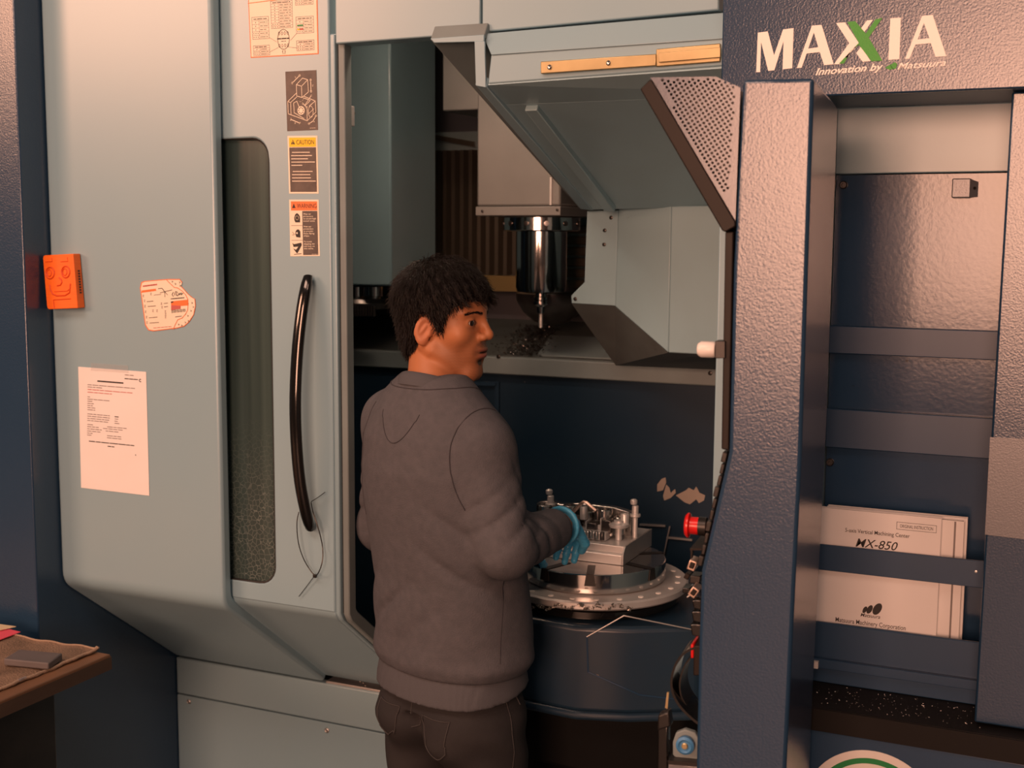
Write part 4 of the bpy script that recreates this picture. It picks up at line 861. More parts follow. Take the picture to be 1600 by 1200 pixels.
# printed notice sheet taped to the fixed panel
st, P = sticker('notice_sheet', [(122.5, 573), (228.5, 581), (233.5, 774.5), (127, 762)], -.0006, 'paper', 'white printed notice sheet taped to the left panel', 'paper')
N_ = lambda x, y: ((x - 66 - (y - 70) * .034) / 555, (y - 70 - (x - 66) * .075) / 985)
P.words('ink', *N_(232, 185), N_(437, 199)[0], .0034, 1)
for i, (x0_, y0_, x1_, k_) in enumerate(((150, 214, 532, 'grey_ink'), (150, 232, 275, 'grey_ink'), (150, 252, 512, 'red_ink'), (150, 274, 345, 'red_ink'), (150, 312, 165, 'grey_ink'), (150, 330, 330, 'grey_ink'), (150, 347, 188, 'grey_ink'), (150, 365, 198, 'grey_ink'), (150, 382, 190, 'grey_ink'), (150, 399, 217, 'grey_ink'), (150, 416, 210, 'grey_ink'),
     (150, 450, 330, 'grey_ink'), (150, 468, 330, 'grey_ink'), (150, 486, 332, 'grey_ink'), (150, 503, 332, 'grey_ink'), (375, 470, 402, 'ink'), (375, 488, 400, 'grey_ink'), (375, 506, 410, 'grey_ink'), (375, 523, 410, 'grey_ink'), (150, 536, 195, 'grey_ink'), (150, 553, 240, 'grey_ink'), (150, 571, 265, 'grey_ink'), (150, 589, 270, 'grey_ink'), (150, 606, 190, 'grey_ink'), (150, 622, 180, 'grey_ink'),
     (315, 552, 475, 'grey_ink'), (282, 566, 448, 'grey_ink'), (303, 586, 405, 'grey_ink'), (315, 624, 425, 'grey_ink'), (315, 641, 428, 'grey_ink'), (165, 672, 530, 'ink'), (320, 710, 370, 'ink'), (455, 165, 555, 'ink'), (455, 135, 535, 'grey_ink'))):
    u0, v0 = N_(x0_, y0_); u1 = N_(x1_, y0_)[0]; P.words(k_, u0, v0, u1, .0021 if k_ == 'ink' else .0017, 100 + i)
P.ring('ink', *N_(578, 180), .003, .0016, a0=60, a1=300); P.disc('ink', *N_(545, 775), .0014)
P.build(st, {'ink': 'print', 'grey_ink': 'small_print', 'red_ink': 'red_print'})
tp = MB().prism([atY(x, y, -.0018) for x, y in ((142, 567), (200, 571), (201, 583), (142, 579))], (0, -.0002, 0)).build('clear_tape', mat('clear_tape', (.6, .6, .6), .2, alpha=.12), st)
# job card with notched round end
ol = [(221, 441), (226, 439), (262, 436), (281, 436), (285, 441), (283, 447), (287, 451), (294, 459), (301, 465), (305, 467), (306, 478), (303, 492), (296, 503), (288, 510), (276, 513), (240, 517.5), (232, 516), (227, 508), (222, 470), (219, 450)]
jc = MB().prism([atY(x, y, -.0006) for x, y in ol], (0, -.0008, 0)).build('job_card', 'orange_edge'); tag(jc, 'cream and orange job card with a rounded notched end on the left panel', 'card')
cc = (262, 477)
MB().prism([atY(cc[0] + (x - cc[0]) * .975, cc[1] + (y - cc[1]) * .97, -.0016) for x, y in ol], (0, -.0002, 0)).build('card_face', 'cream', jc)
P = Print(*[atY(x, y, -.0019) for x, y in ((215, 430), (315, 430), (315, 525), (215, 525))])
K_ = lambda x, y: (x / 1263, y / 1200)
def kl(k_, pts, w=.0011): P.line(k_, [K_(*p) for p in pts], w)
def kw(k_, x0_, y0_, x1_, y1_, w=.0016):
    n_ = 5
    for i in range(n_): kl(k_, [(x0_ + (x1_ - x0_) * (i + .05) / n_, y0_ + (y1_ - y0_) * i / n_), (x0_ + (x1_ - x0_) * (i + .8) / n_, y0_ + (y1_ - y0_) * (i + .8) / n_)], w)
P.poly('orange_edge', [K_(*p) for p in ((85, 300), (365, 265), (375, 305), (80, 345))]); kw('red_ink', 115, 215, 395, 180, .003)
kl('orange_edge', [(580, 90), (640, 150), (735, 240), (800, 250), (890, 310), (960, 390), (1000, 480), (1005, 560), (995, 680), (960, 760), (890, 840), (800, 880), (750, 980), (715, 1065)], .0014)
kl('ink', [(415, 265), (490, 255), (545, 330), (550, 425)]); kl('ink', [(455, 345), (690, 288)]); kl('ink', [(490, 255), (600, 385)]); kl('grey_ink', [(330, 390), (470, 375)])
kl('ink', [(715, 335), (690, 380), (715, 415)], .0014); kl('ink', [(735, 390), (760, 320), (790, 330), (770, 390), (800, 405), (830, 350), (835, 385), (870, 345), (870, 385), (905, 350)], .0014)
kw('ink', 670, 465, 935, 440, .002)
P.poly('orange_edge', [K_(*p) for p in ((670, 515), (1000, 480), (1000, 595), (860, 605), (855, 660), (672, 690))], .0004); P.poly('red_ink', [K_(*p) for p in ((672, 590), (855, 600), (858, 660), (675, 690))], .0006); P.poly('ink', [K_(*p) for p in ((668, 520), (715, 512), (715, 535), (670, 548))], .0008)
for i in range(14): kl('ink', [(685 + i * 20, 690 - i * 2), (690 + i * 20, 740 - i * 2)], .0009 if i % 3 else .0013)
kw('grey_ink', 755, 820, 880, 805); kw('red_ink', 320, 1040, 690, 1010, .0012)
for (x0_, y0_, x1_, y1_) in ((195, 520, 315, 508), (210, 615, 365, 603), (235, 840, 395, 825), (248, 943, 425, 930), (530, 555, 605, 548), (535, 625, 605, 615)): kl('ink', [(x0_, y0_), (x1_, y1_)], .0012)
for (x, y) in ((140, 505), (150, 610), (180, 825), (190, 935), (270, 370), (310, 700), (390, 700), (555, 715), (560, 770), (560, 825), (115, 408), (160, 722), (480, 560), (490, 630)): P.line('grey_ink', [K_(x - 14, y - 18), K_(x + 12, y - 20), K_(x - 8, y + 16), K_(x + 16, y + 18)], .0008)
for (x, y) in ((695, 125), (755, 170), (840, 140), (850, 205), (1080, 545), (1105, 625), (1060, 700), (1000, 800), (950, 930), (880, 990), (820, 970), (1010, 900)): P.line('ink', [K_(x - 10, y - 12), K_(x + 12, y), K_(x - 6, y + 14)], .0009)
P.build(jc, {'orange_edge': 'orange_print', 'ink': 'black_print', 'grey_ink': 'small_print', 'red_ink': 'red_print'})
# orange plastic block with a smiling face
zo = Vector((0, 0, 0))
fc = [atY(x, y, -.026) for x, y in ((66.5, 399), (114, 396.5), (121.5, 481.5), (73.5, 483.5))]
def lerp2(u_, v_): return fc[0] * (1 - u_) * (1 - v_) + fc[1] * u_ * (1 - v_) + fc[2] * u_ * v_ + fc[3] * (1 - u_) * v_
rc_ = rrect(0, 0, 1, 1, .07, 'ad', 4)
ob = MB().prism([lerp2(x, 1 - z) for x, z in rc_], (0, .024, 0)).build('orange_block', 'orange', None, bevel=.0015); tag(ob, 'orange plastic block with an engraved smiling face on the panel edge', 'magnet')
P = Print(*fc); S_ = lambda x, y: ((x - 75 - (y - 100) * .085) / 570, (y - 110 + (x - 80) * .04) / 1000)
OD = mat('orange_groove', (.62, .06, .004), .5)
M['orange_groove'] = OD
def groove(pts, w=.0035, closed=False, name='groove'):
    q_ = [P.p(*S_(*p), .0) for p in pts]; mb = MB(); mb.tube([p + Vector((0, -.0002, 0)) for p in q_], w / 2, 6, closed=closed); return mb
for (cx, cy, rx, ry) in ((220, 435, 80, 105), (510, 420, 75, 105)):
    groove([(cx + rx * math.cos(i * .3142), cy + ry * math.sin(i * .3142)) for i in range(20)], .0035, True).build('eye_ring', 'orange_groove', ob)
    groove([(cx - 15 + rx * .5 * math.cos(i * .3142), cy + ry * .6 * math.sin(i * .3142)) for i in range(20)], .0022, True).build('eye_pupil', 'orange_groove', ob)
groove([(385, 520), (430, 560), (440, 610), (410, 660), (350, 670)]).build('nose', 'orange_groove', ob)
groove([(215, 650), (225, 740), (270, 820), (340, 855), (500, 850), (580, 800), (590, 700), (595, 630)]).build('smile', 'orange_groove', ob)
groove([(300, 780), (540, 770), (580, 730)], .002).build('lip', 'orange_groove', ob)
groove([(300, 1080), (285, 930), (600, 912)], .0025).build('chin_mark', 'orange_groove', ob)
for x in (150, 440): groove([(x - 20, 230), (x + 110, 225), (x + 100, 150)], .002).build('brow_mark', 'orange_groove', ob)
sidep = Print(fc[1] + Vector((.0016, .006, 0)), fc[1] + Vector((.0016, .018, 0)), fc[2] + Vector((.0016, .018, 0)), fc[2] + Vector((.0016, .006, 0)), (1, 0, 0))
for i in range(9): sidep.rect('ink', .25, .30 + i * .05, .78, .30 + i * .05 + .032)
sidep.build(ob, {'ink': 'side_print'})
# zip tie looped round the door handle
zt = thing('zip_tie', atY(486, 905, YD - .01), 'thin black zip tie looped round the lower end of the door handle', 'cable tie')
lp = [(467, 800), (464, 815), (465, 840), (470, 862), (479, 882), (492, 899), (499, 892), (504, 875), (504, 855), (500, 835), (495, 818), (489, 800), (486, 785)]
pts = [atY(x, y, YD - .010 - .012 * abs(math.sin(i * .26))) for i, (x, y) in enumerate(smooth_pts(lp, 3))]
MB().tube(pts, .0013, 6).build('loop', 'black', zt)
MB().tube([atY(492, 899, YD - .01), atY(480, 915, YD - .008), atY(467, 932, YD - .006)], .0009, 6).build('tail', 'black', zt)
MB().tube([atY(486, 784, YD - .02), atY(497, 777, YD - .018), atY(508, 769, YD - .014)], .0009, 6).build('cut_end', 'black', zt)
q = atY(492, 900, YD - .01); MB().box(q.x - .004, q.x + .004, q.y - .003, q.y + .003, q.z - .004, q.z + .004).build('lock', 'black', zt, bevel=.001)

# ================================================================== bench in the lower left corner
BZ = .80
bc = atZ(173, 1022, BZ); bxx = bc.x; byy = bc.y
BN = thing('workbench', (bxx - .5, byy - .8, 0), 'worn wooden workbench top in the lower left corner', 'workbench')
MB().box(bxx - 1.1, bxx, byy - 1.7, byy, BZ - .038, BZ).build('bench_top', 'wood', BN, bevel=.003, label='worn wooden bench top')
MB().box(bxx - .02, bxx + .0012, byy - 1.7, byy + .0012, BZ - .036, BZ - .006).build('edge_band', 'wood_side', BN)
MB().box(bxx - 1.0, bxx - .075, byy - 1.6, byy - .10, 0, BZ - .0385).build('pedestal', 'black', BN, bevel=.004, label='black bench pedestal')
# towel: a wavy cloth with a hemmed edge
def tz(x, y): return BZ + .0035 + .0022 * math.sin(x * 31 + y * 17) * math.sin(y * 23) + .0015 * math.sin(x * 70 + 2)
def towel_pt(u_, v_):   # u along far edge to the right, v towards camera
    A, B, C_, D_ = atZ(-60, 982, BZ), atZ(156, 1019, BZ), atZ(-2, 1083, BZ), atZ(-260, 1050, BZ)
    p = A * (1 - u_) * (1 - v_) + B * u_ * (1 - v_) + C_ * u_ * v_ + D_ * (1 - u_) * v_
    e_ = .0015 * math.sin(u_ * 23) + .0014 * math.sin(v_ * 31) + .0008 * math.sin(v_ * 83)
    return Vector((p.x + e_ * (u_ > .97), p.y + e_ * (v_ < .03), tz(p.x, p.y) + .004 * (max(0, u_ - .965) / .035) + .006 * max(0, 1 - v_ / .04) * .6 + .004 * max(0, u_ - .9) * max(0, 1 - v_ * 8) * 10))
nU, nV = 60, 50; tw = MB(); g2 = [[towel_pt(i / nU, j / nV) for i in range(nU + 1)] for j in range(nV + 1)]
vs3 = [p for r_ in g2 for p in r_] + [p - Vector((0, 0, .003)) for r_ in g2 for p in r_]; NN = (nU + 1) * (nV + 1); fs3 = []
for j in range(nV):
    for i in range(nU):
        a_ = j * (nU + 1) + i; fs3.append((a_, a_ + 1, a_ + nU + 2, a_ + nU + 1)); fs3.append((a_ + NN, a_ + nU + 1 + NN, a_ + nU + 2 + NN, a_ + 1 + NN))
for j in range(nV):
    a_ = j * (nU + 1) + nU; fs3.append((a_, a_ + NN, a_ + NN + nU + 1, a_ + nU + 1)); a_ = j * (nU + 1); fs3.append((a_, a_ + nU + 1, a_ + NN + nU + 1, a_ + NN))
for i in range(nU): fs3.append((i, i + NN, i + 1 + NN, i + 1)); a_ = nV * (nU + 1) + i; fs3.append((a_, a_ + 1, a_ + 1 + NN, a_ + NN))
tow = tag(tw.add(vs3, fs3).build('towel', 'towel', ang=80), 'soiled brown towel spread on the workbench', 'towel')
MB().tube([towel_pt(.985, j / 40) + Vector((0, 0, .001)) for j in range(41)], .0032, 8).build('hem', 'towel_band', tow)
MB().tube([towel_pt(i / 40, .01) + Vector((0, 0, .0)) for i in range(41)], .0024, 8).build('hem', 'towel_band', tow)
MB().tube([towel_pt(.985, .72 + j * .015) + Vector((0, 0, .0015)) for j in range(6)], .0036, 8).build('hem_stripe', 'grey_ink', tow)
bp = [atZ(x, y, BZ + .008) for x, y in ((6, 1040), (76, 1047), (98, 1031), (30, 1025))]
tag(MB().prism(bp, (0, 0, .016)).build('sharpening_block', 'stone', bevel=.003), 'grey rectangular sharpening block lying on the towel', 'block')
cd1 = [atZ(x, y, BZ + .010) for x, y in ((-40, 1010), (0, 1000), (32, 988), (15, 984), (-40, 985))]
tag(MB().prism(cd1, (0, 0, .0015)).build('pink_card', 'pink'), 'pink card lying at the back edge of the towel', 'card')
cd2 = [atZ(x, y, BZ + .014) for x, y in ((-40, 992), (0, 985), (25, 979.5), (0, 976), (-40, 976))]
tag(MB().prism(cd2, (0, 0, .0015)).build('cream_card', 'ycard'), 'cream card lying on top of the pink card', 'card')
# ================================================================== the man
HB = math.radians(19.0)                       # heading of the torso, clockwise from +Y
PO = np.array([-1.205, -.015, 0.0])           # between his feet
Fv = np.array([math.sin(HB), math.cos(HB), 0]); Lv = np.array([-math.cos(HB), math.sin(HB), 0]); Zv = np.array([0, 0, 1.0])
def to_world(Q): return PO + Q[:, :1] * Fv + Q[:, 1:2] * Lv + Q[:, 2:3] * Zv

def smin(a, b, k): h = np.clip(.5 + .5 * (b - a) / k, 0, 1); return b * (1 - h) + a * h - k * h * (1 - h)
def smax(a, b, k): return -smin(-a, -b, k)
def s_sph(P, c, r): return np.sqrt((P[0] - c[0]) ** 2 + (P[1] - c[1]) ** 2 + (P[2] - c[2]) ** 2) - r
def s_ell(P, c, r):
    x, y, z = (P[0] - c[0]) / r[0], (P[1] - c[1]) / r[1], (P[2] - c[2]) / r[2]
    k0 = np.sqrt(x * x + y * y + z * z); k1 = np.sqrt((x / r[0]) ** 2 + (y / r[1]) ** 2 + (z / r[2]) ** 2) + 1e-9
    return k0 * (k0 - 1) / k1
def s_cap(P, a, b, ra, rb):
    a = np.array(a, float); b = np.array(b, float); d = b - a; L2 = d @ d
    px, py, pz = P[0] - a[0], P[1] - a[1], P[2] - a[2]
    t = np.clip((px * d[0] + py * d[1] + pz * d[2]) / L2, 0, 1)
    return np.sqrt((px - t * d[0]) ** 2 + (py - t * d[1]) ** 2 + (pz - t * d[2]) ** 2) - (ra + (rb - ra) * t)
def s_loft(P, sec, ex=2.3):                   # sec rows: z, centre x, half depth, half width, centre y
    z = P[2]; S = np.array(sec, float); cz = np.clip(z, S[0, 0], S[-1, 0])
    cx = np.interp(cz, S[:, 0], S[:, 1]); a = np.interp(cz, S[:, 0], S[:, 2]); b = np.interp(cz, S[:, 0], S[:, 3])
    q = (np.abs((P[0] - cx) / a) ** ex + np.abs(P[1] / b) ** ex) ** (1 / ex)
    d = (q - 1) * np.minimum(a, b)
    dz = np.abs(z - cz)
    return np.where(dz > 0, np.sqrt(np.maximum(d, 0) ** 2 + dz ** 2) + np.minimum(d, 0) * 0 + 0 * dz, d)

def surface_nets(F, xs, ys, zs):
    nx, ny, nz = F.shape; ins = F < 0
    cnt = np.zeros((nx - 1, ny - 1, nz - 1), np.int8)
    for i in (0, 1):
        for j in (0, 1):
            for k in (0, 1): cnt += ins[i:nx - 1 + i, j:ny - 1 + j, k:nz - 1 + k]
    act = (cnt > 0) & (cnt < 8); I, J, K = np.nonzero(act); n = len(I)
    acc = np.zeros((n, 3)); num = np.zeros(n); C8 = [(i, j, k) for i in (0, 1) for j in (0, 1) for k in (0, 1)]
    for a in C8:
        for b in C8:
            if sum(abs(a[q] - b[q]) for q in range(3)) == 1 and a < b:
                f0 = F[I + a[0], J + a[1], K + a[2]]; f1 = F[I + b[0], J + b[1], K + b[2]]; cr = (f0 < 0) != (f1 < 0)
                t = np.where(cr, f0 / np.where(cr, f0 - f1, 1), 0)
                p = np.stack([xs[I + a[0]] + (xs[I + b[0]] - xs[I + a[0]]) * t, ys[J + a[1]] + (ys[J + b[1]] - ys[J + a[1]]) * t, zs[K + a[2]] + (zs[K + b[2]] - zs[K + a[2]]) * t], 1)
                acc += np.where(cr[:, None], p, 0); num += cr
    V = acc / num[:, None]; vid = -np.ones(act.shape, np.int64); vid[I, J, K] = np.arange(n); faces = []
    A = ins[:-1, 1:-1, 1:-1]; B = ins[1:, 1:-1, 1:-1]; i, j, k = np.nonzero(A != B); j += 1; k += 1
    q = np.stack([vid[i, j - 1, k - 1], vid[i, j, k - 1], vid[i, j, k], vid[i, j - 1, k]], 1); fl = ins[i, j, k]; faces.append(np.where(fl[:, None], q, q[:, ::-1]))
    A = ins[1:-1, :-1, 1:-1]; B = ins[1:-1, 1:, 1:-1]; i, j, k = np.nonzero(A != B); i += 1; k += 1
    q = np.stack([vid[i - 1, j, k - 1], vid[i - 1, j, k], vid[i, j, k], vid[i, j, k - 1]], 1); fl = ins[i, j, k]; faces.append(np.where(fl[:, None], q, q[:, ::-1]))
    A = ins[1:-1, 1:-1, :-1]; B = ins[1:-1, 1:-1, 1:]; i, j, k = np.nonzero(A != B); i += 1; j += 1
    q = np.stack([vid[i - 1, j - 1, k], vid[i, j - 1, k], vid[i, j, k], vid[i - 1, j, k]], 1); fl = ins[i, j, k]; faces.append(np.where(fl[:, None], q, q[:, ::-1]))
    return V, np.concatenate(faces)
def grid_mesh(fn, xs, ys, zs):
    X, Y, Z = np.meshgrid(xs, ys, zs, indexing='ij', sparse=False)
    return surface_nets(fn((X.astype(np.float32), Y.astype(np.float32), Z.astype(np.float32))).astype(np.float32), xs, ys, zs)
def mesh_obj(name, V, Fc, m, parent, colors=None, relax=0):
    Vw = to_world(V); c = (Vw.min(0) + Vw.max(0)) / 2
    me = bpy.data.meshes.new(name); me.from_pydata((Vw - c).tolist(), [], Fc.tolist()); me.polygons.foreach_set('use_smooth', [True] * len(me.polygons))
    if colors is not None:
        at = me.color_attributes.new('Col', 'FLOAT_COLOR', 'POINT'); at.data.foreach_set('color', np.concatenate([colors, np.ones((len(V), 1))], 1).ravel().astype(np.float32))
    me.materials.append(m); o = bpy.data.objects.new(name, me); put(o, parent, Vector(c.tolist()))
    if relax:
        s = o.modifiers.new('relax', 'CORRECTIVE_SMOOTH' if False else 'SMOOTH'); s.factor = .5; s.iterations = relax
    return o

# ---- pose (torso frame: x forward, y to his left, z up)
SHO = {-1: np.array([-.010, -.138, 1.338]), 1: np.array([.0, .160, 1.365])}
ELB = {-1: np.array([-.022, -.212, 1.140]), 1: np.array([.05, .245, 1.10])}
WRI = {-1: np.array([.232, -.150, 1.142]), 1: np.array([.215, .060, 1.045])}
HIP = {-1: np.array([.040, -.088, .80]), 1: np.array([.040, .088, .80])}
KNE = {-1: np.array([.06, -.115, .47]), 1: np.array([.05, .115, .47])}
ANK = {-1: np.array([.0, -.12, .09]), 1: np.array([.02, .13, .09])}
# head frame
HY = math.radians(-72.0); HC = np.array([.018, .004, 1.580]); HS = .935; HP = math.radians(2.0)
ch, sh_ = math.cos(HY), math.sin(HY)
def to_head(P):
    x, y, z = (P[0] - HC[0]) / HS, (P[1] - HC[1]) / HS, (P[2] - HC[2]) / HS
    x, y = x * ch + y * sh_, -x * sh_ + y * ch
    return (x * math.cos(HP) - z * math.sin(HP), y, x * math.sin(HP) + z * math.cos(HP))
def from_head(Q):
    x = Q[:, 0] * math.cos(HP) + Q[:, 2] * math.sin(HP); z = -Q[:, 0] * math.sin(HP) + Q[:, 2] * math.cos(HP); y = Q[:, 1]
    return np.stack([(x * ch - y * sh_) * HS + HC[0], (x * sh_ + y * ch) * HS + HC[1], z * HS + HC[2]], 1)

def cranium(H):
    d = s_ell(H, (-.014, 0, .040), (.097, .077, .088))
    d = smin(d, s_ell(H, (.026, 0, .040), (.062, .064, .066)), .03)
    return d
def head_sdf(H):
    ay = np.abs(H[1]); S = (H[0], ay, H[2])
    d = cranium(H)
    d = smin(d, s_ell(S, (.030, 0, -.030), (.060, .060, .082)), .03)                        # face mass
    d = smin(d, s_cap(S, (.000, .056, -.056), (.064, .016, -.103), .0185, .0185), .022)         # jaw
    d = smin(d, s_ell(S, (.072, 0, -.104), (.018, .023, .016)), .022)                        # chin
    d = smin(d, s_ell(S, (.060, .044, -.018), (.020, .018, .020)), .025)                     # cheekbone
    d = smin(d, s_cap(S, (.087, .006, .031), (.071, .047, .030), .0080, .0075), .014)        # brow
    d = smax(d, -s_ell(S, (.101, .032, .010), (.020, .016, .0115)), .012)                    # eye socket
    d = smin(d, s_ell(S, (.077, .000, -.056), (.021, .032, .028)), .022)                     # muzzle
    d = smin(d, s_cap(S, (.089, 0, .022), (.108, 0, -.014), .0078, .0092), .010)             # nose bridge
    d = smin(d, s_sph(S, (.1085, 0, -.0190), .0108), .007)                                   # tip
    d = smin(d, s_ell(S, (.0985, .0128, -.0235), (.0120, .0078, .0085)), .006)               # nostril wing
    d = smax(d, -s_ell(S, (.103, .0065, -.0320), (.006, .0035, .004)), .003)                 # nostril
    d = smin(d, s_ell(S, (.0935, 0, -.0510), (.0080, .0245, .0055)), .006)                   # upper lip
    d = smin(d, s_ell(S, (.0920, 0, -.0645), (.0085, .0220, .0064)), .006)                   # lower lip
    d = smax(d, -s_ell(S, (.1015, 0, -.0576), (.0085, .021, .0018)), .002)                    # parted mouth
    d = smax(d, -s_ell(S, (.097, 0, -.0780), (.008, .018, .0045)), .008)                     # below the lip
    # eyelids over the eyeball, with a slit
    d = smin(d, s_sph(S, (.0735, .0320, .0085), .0156), .004)
    d = smax(d, -s_ell(S, (.0885, .0330, .0082), (.0100, .0150, .0056)), .0015)
    # ear: dished shell
    ex, ey, ez = H[0] + .012, ay - .077, H[2] + .012
    E = (ex * .97 - ez * .24, ey + ex * .42 + .002, ez * .97 + ex * .24)
    e = s_ell(E, (-.002, 0, .003), (.0185, .0065, .031))
    e = smin(e, s_ell(E, (.003, 0, -.022), (.0105, .006, .012)), .006)
    e = smax(e, -s_ell(E, (.001, .0075, .005), (.0115, .0068, .0215)), .004)
    e = smin(e, s_cap(E, (-.004, .001, -.006), (.002, .001, .012), .003, .003), .004)        # antihelix
    e = smin(e, s_sph(E, (.0135, .001, -.006), .0045), .004)                                 # tragus
    return smin(d, e, .005)
def body_sdf(P):
    H = to_head(P)
    near = P[2] > 1.36
    d = head_sdf(H)
    nb = np.array([-.022, 0, 1.44]); nt = from_head(np.array([[-.032, 0, -.050]]))[0]
    d = smin(d, s_cap(P, nb, nt, .056, .046), .011)
    # the cord of muscle that stands out when the head turns
    ma = from_head(np.array([[-.020, -.055, -.048]]))[0]; d = smin(d, s_cap(P, ma, (.045, -.012, 1.44), .014, .010), .009)
    d = smin(d, s_loft(P, [(.86, .04, .085, .12), (1.1, .0, .095, .145), (1.3, -.01, .10, .15), (1.40, -.015, .08, .13), (1.45, -.02, .055, .08)]), .03)
    for s in (-1, 1):
        d = smin(d, s_cap(P, SHO[s], ELB[s], .048, .040), .02); d = smin(d, s_cap(P, ELB[s], WRI[s], .040, .0285), .012)
        hd_ = WRI[s] + (WRI[s] - ELB[s]) / np.linalg.norm(WRI[s] - ELB[s]) * .02; d = smin(d, s_cap(P, WRI[s], hd_, .026, .020), .012)
        d = smin(d, s_cap(P, HIP[s], KNE[s], .058, .048), .03); d = smin(d, s_cap(P, KNE[s], ANK[s], .050, .036), .02)
        d = smin(d, s_cap(P, ANK[s] - np.array([.02, 0, .035]), ANK[s] + np.array([.13, -.01 * s, -.06]), .034, .026), .02)
    return d
def spaced(lo, hi, flo, fhi, cs, fs):
    a = np.arange(lo, flo, cs); b = np.arange(flo, fhi, fs); c = np.arange(fhi, hi + cs, cs); return np.concatenate([a, b, c])
R_ = thing('person', (PO[0], PO[1], 0), 'man in a charcoal sweatshirt and dark jeans turning his head right at the machine', 'person')
V, Fc = grid_mesh(body_sdf, spaced(-.20, .44, -.10, .165, .014, .0024), spaced(-.32, .34, -.145, .125, .014, .0024), spaced(-.02, 1.74, 1.43, 1.72, .014, .0024))
Hh = np.stack(to_head(V.T), 1)
# skin colour: lips, beard shadow, soul patch, eyelid line
base = np.array([.40, .155, .066]); col = np.tile(base, (len(V), 1))
def blend(c, k): 
    global col
    col = col * (1 - k[:, None]) + np.array(c) * k[:, None]
def soft(d, w_): return np.clip(.5 - d / w_, 0, 1)
hx, hy, hz_ = Hh[:, 0], np.abs(Hh[:, 1]), Hh[:, 2]
hv = (hx, hy, hz_)
nz1 = np.sin(hx * 900 + hy * 700) * np.sin(hz_ * 1000 + hx * 400) * .5 + .5
beard = soft(np.maximum(np.maximum(hz_ + .040, -(hz_ + .135)), -(hx - .020 + (hz_ + .05) * .3)), .03) * (hz_ < -.01)
blend([.17, .070, .036], beard * (.40 + .22 * nz1))
blend([.10, .042, .025], soft(s_ell(hv, (.098, 0, -.040), (.02, .025, .007)), .006) * (.45 + .3 * nz1))    # moustache shadow
blend([.10, .042, .025], soft(s_ell(hv, (.094, .026, -.054), (.016, .006, .012)), .008) * .5)
blend([.27, .080, .056], soft(s_ell(hv, (.0935, 0, -.0520), (.011, .0240, .0052)), .003) * .8)
blend([.36, .105, .080], soft(s_ell(hv, (.0925, 0, -.0645), (.011, .0215, .0064)), .003) * .85)
blend([.04, .012, .010], soft(s_ell(hv, (.0925, 0, -.0576), (.0105, .0215, .0022)), .002) * .9)
blend([.012, .008, .007], soft(s_ell(hv, (.092, 0, -.0800), (.012, .0100, .0075)), .003) * (.85 + .15 * nz1))       # soul patch
blend([.20, .075, .036], soft(s_ell(hv, (.085, .032, -.002), (.012, .020, .0070)), .010) * .5)                        # under the eye
blend([.030, .015, .011], soft(np.abs(s_ell(hv, (.0885, .0330, .0086), (.0106, .0154, .0060))) - .0008, .0012) * (hx > .076) * .85)   # lash line
blend([.47, .17, .085], soft(s_ell(hv, (-.012, .080, -.010), (.025, .016, .035)), .01) * .6)                           # ear
M['skin'] = mat('skin', tuple(base), .48, spec=.4, attr='Col', sss=.12, bump=('n', 900, .12, .0006))
body_o = mesh_obj('body', V, Fc, M['skin'], R_, col)
# eyes
M['eye'] = mat('eye_white', (.62, .55, .50), .15, coat=.5); M['iris'] = mat('dark_iris', (.012, .006, .004), .08, spec=.7)
def head_pt(x, y, z): return Vector(to_world(from_head(np.array([[x, y, z]])))[0].tolist())
for s in (-1, 1):
    c = head_pt(.0742, .0320 * s, .0083); look = (head_pt(.0742 + .1, .0320 * s - .040, .0080) - c).normalized(); r = .0134 * HS
    prof_ = [(r * math.sin(math.radians(a_)), r * math.cos(math.radians(a_))) for a_ in range(2, 180, 8)]
    e = MB().lathe(prof_[::-1], c, look, 24).build('eyeball', 'eye', body_o, ang=80)
    ir = [(r * 1.012 * math.sin(math.radians(a_)), r * 1.012 * math.cos(math.radians(a_))) for a_ in (28, 22, 15, 8, 1)]
    MB().lathe(ir, c, look, 20).build('iris', 'iris', e, ang=80) if False else MB().lathe(ir, c, look, 20).build('iris', 'iris', body_o, ang=80)
# ---- hair: cap shaped by the side outline, plus strands
def poly_sdf(x, z, poly):
    d = np.full(x.shape, 1e9, np.float32); s = np.zeros(x.shape, bool); n = len(poly)
    for i in range(n):
        ax, az = poly[i]; bx_, bz_ = poly[i - 1]; ex, ez = bx_ - ax, bz_ - az; wx, wz = x - ax, z - az
        t = np.clip((wx * ex + wz * ez) / (ex * ex + ez * ez), 0, 1); d = np.minimum(d, (wx - ex * t) ** 2 + (wz - ez * t) ** 2)
        s ^= ((az > z) != (bz_ > z)) & (x < (bx_ - ax) * (z - az) / (bz_ - az + 1e-12) + ax)
    return np.where(s, -1, 1) * np.sqrt(d)
hair_poly = [(.115, .070), (.125, .12), (.06, .18), (-.06, .18), (-.15, .09), (-.145, -.03), (-.105, -.098), (-.068, -.104), (-.048, -.062), (-.036, -.030), (-.034, .004), (-.024, .024), (.000, .026), (.010, .010), (.014, -.018), (.020, -.034), (.028, -.032), (.031, -.004), (.040, .022), (.056, .048), (.076, .064), (.092, .068)]
def fringe(H): return .006 * np.sin(H[1] * 160 + 1) + .004 * np.sin(H[1] * 330)
def hair_thick(H):
    x, z = H[0], H[2]
    return .006 + .010 * np.clip((z + .03) / .10, 0, 1) - .007 * np.clip((x - .03) / .06, 0, 1)
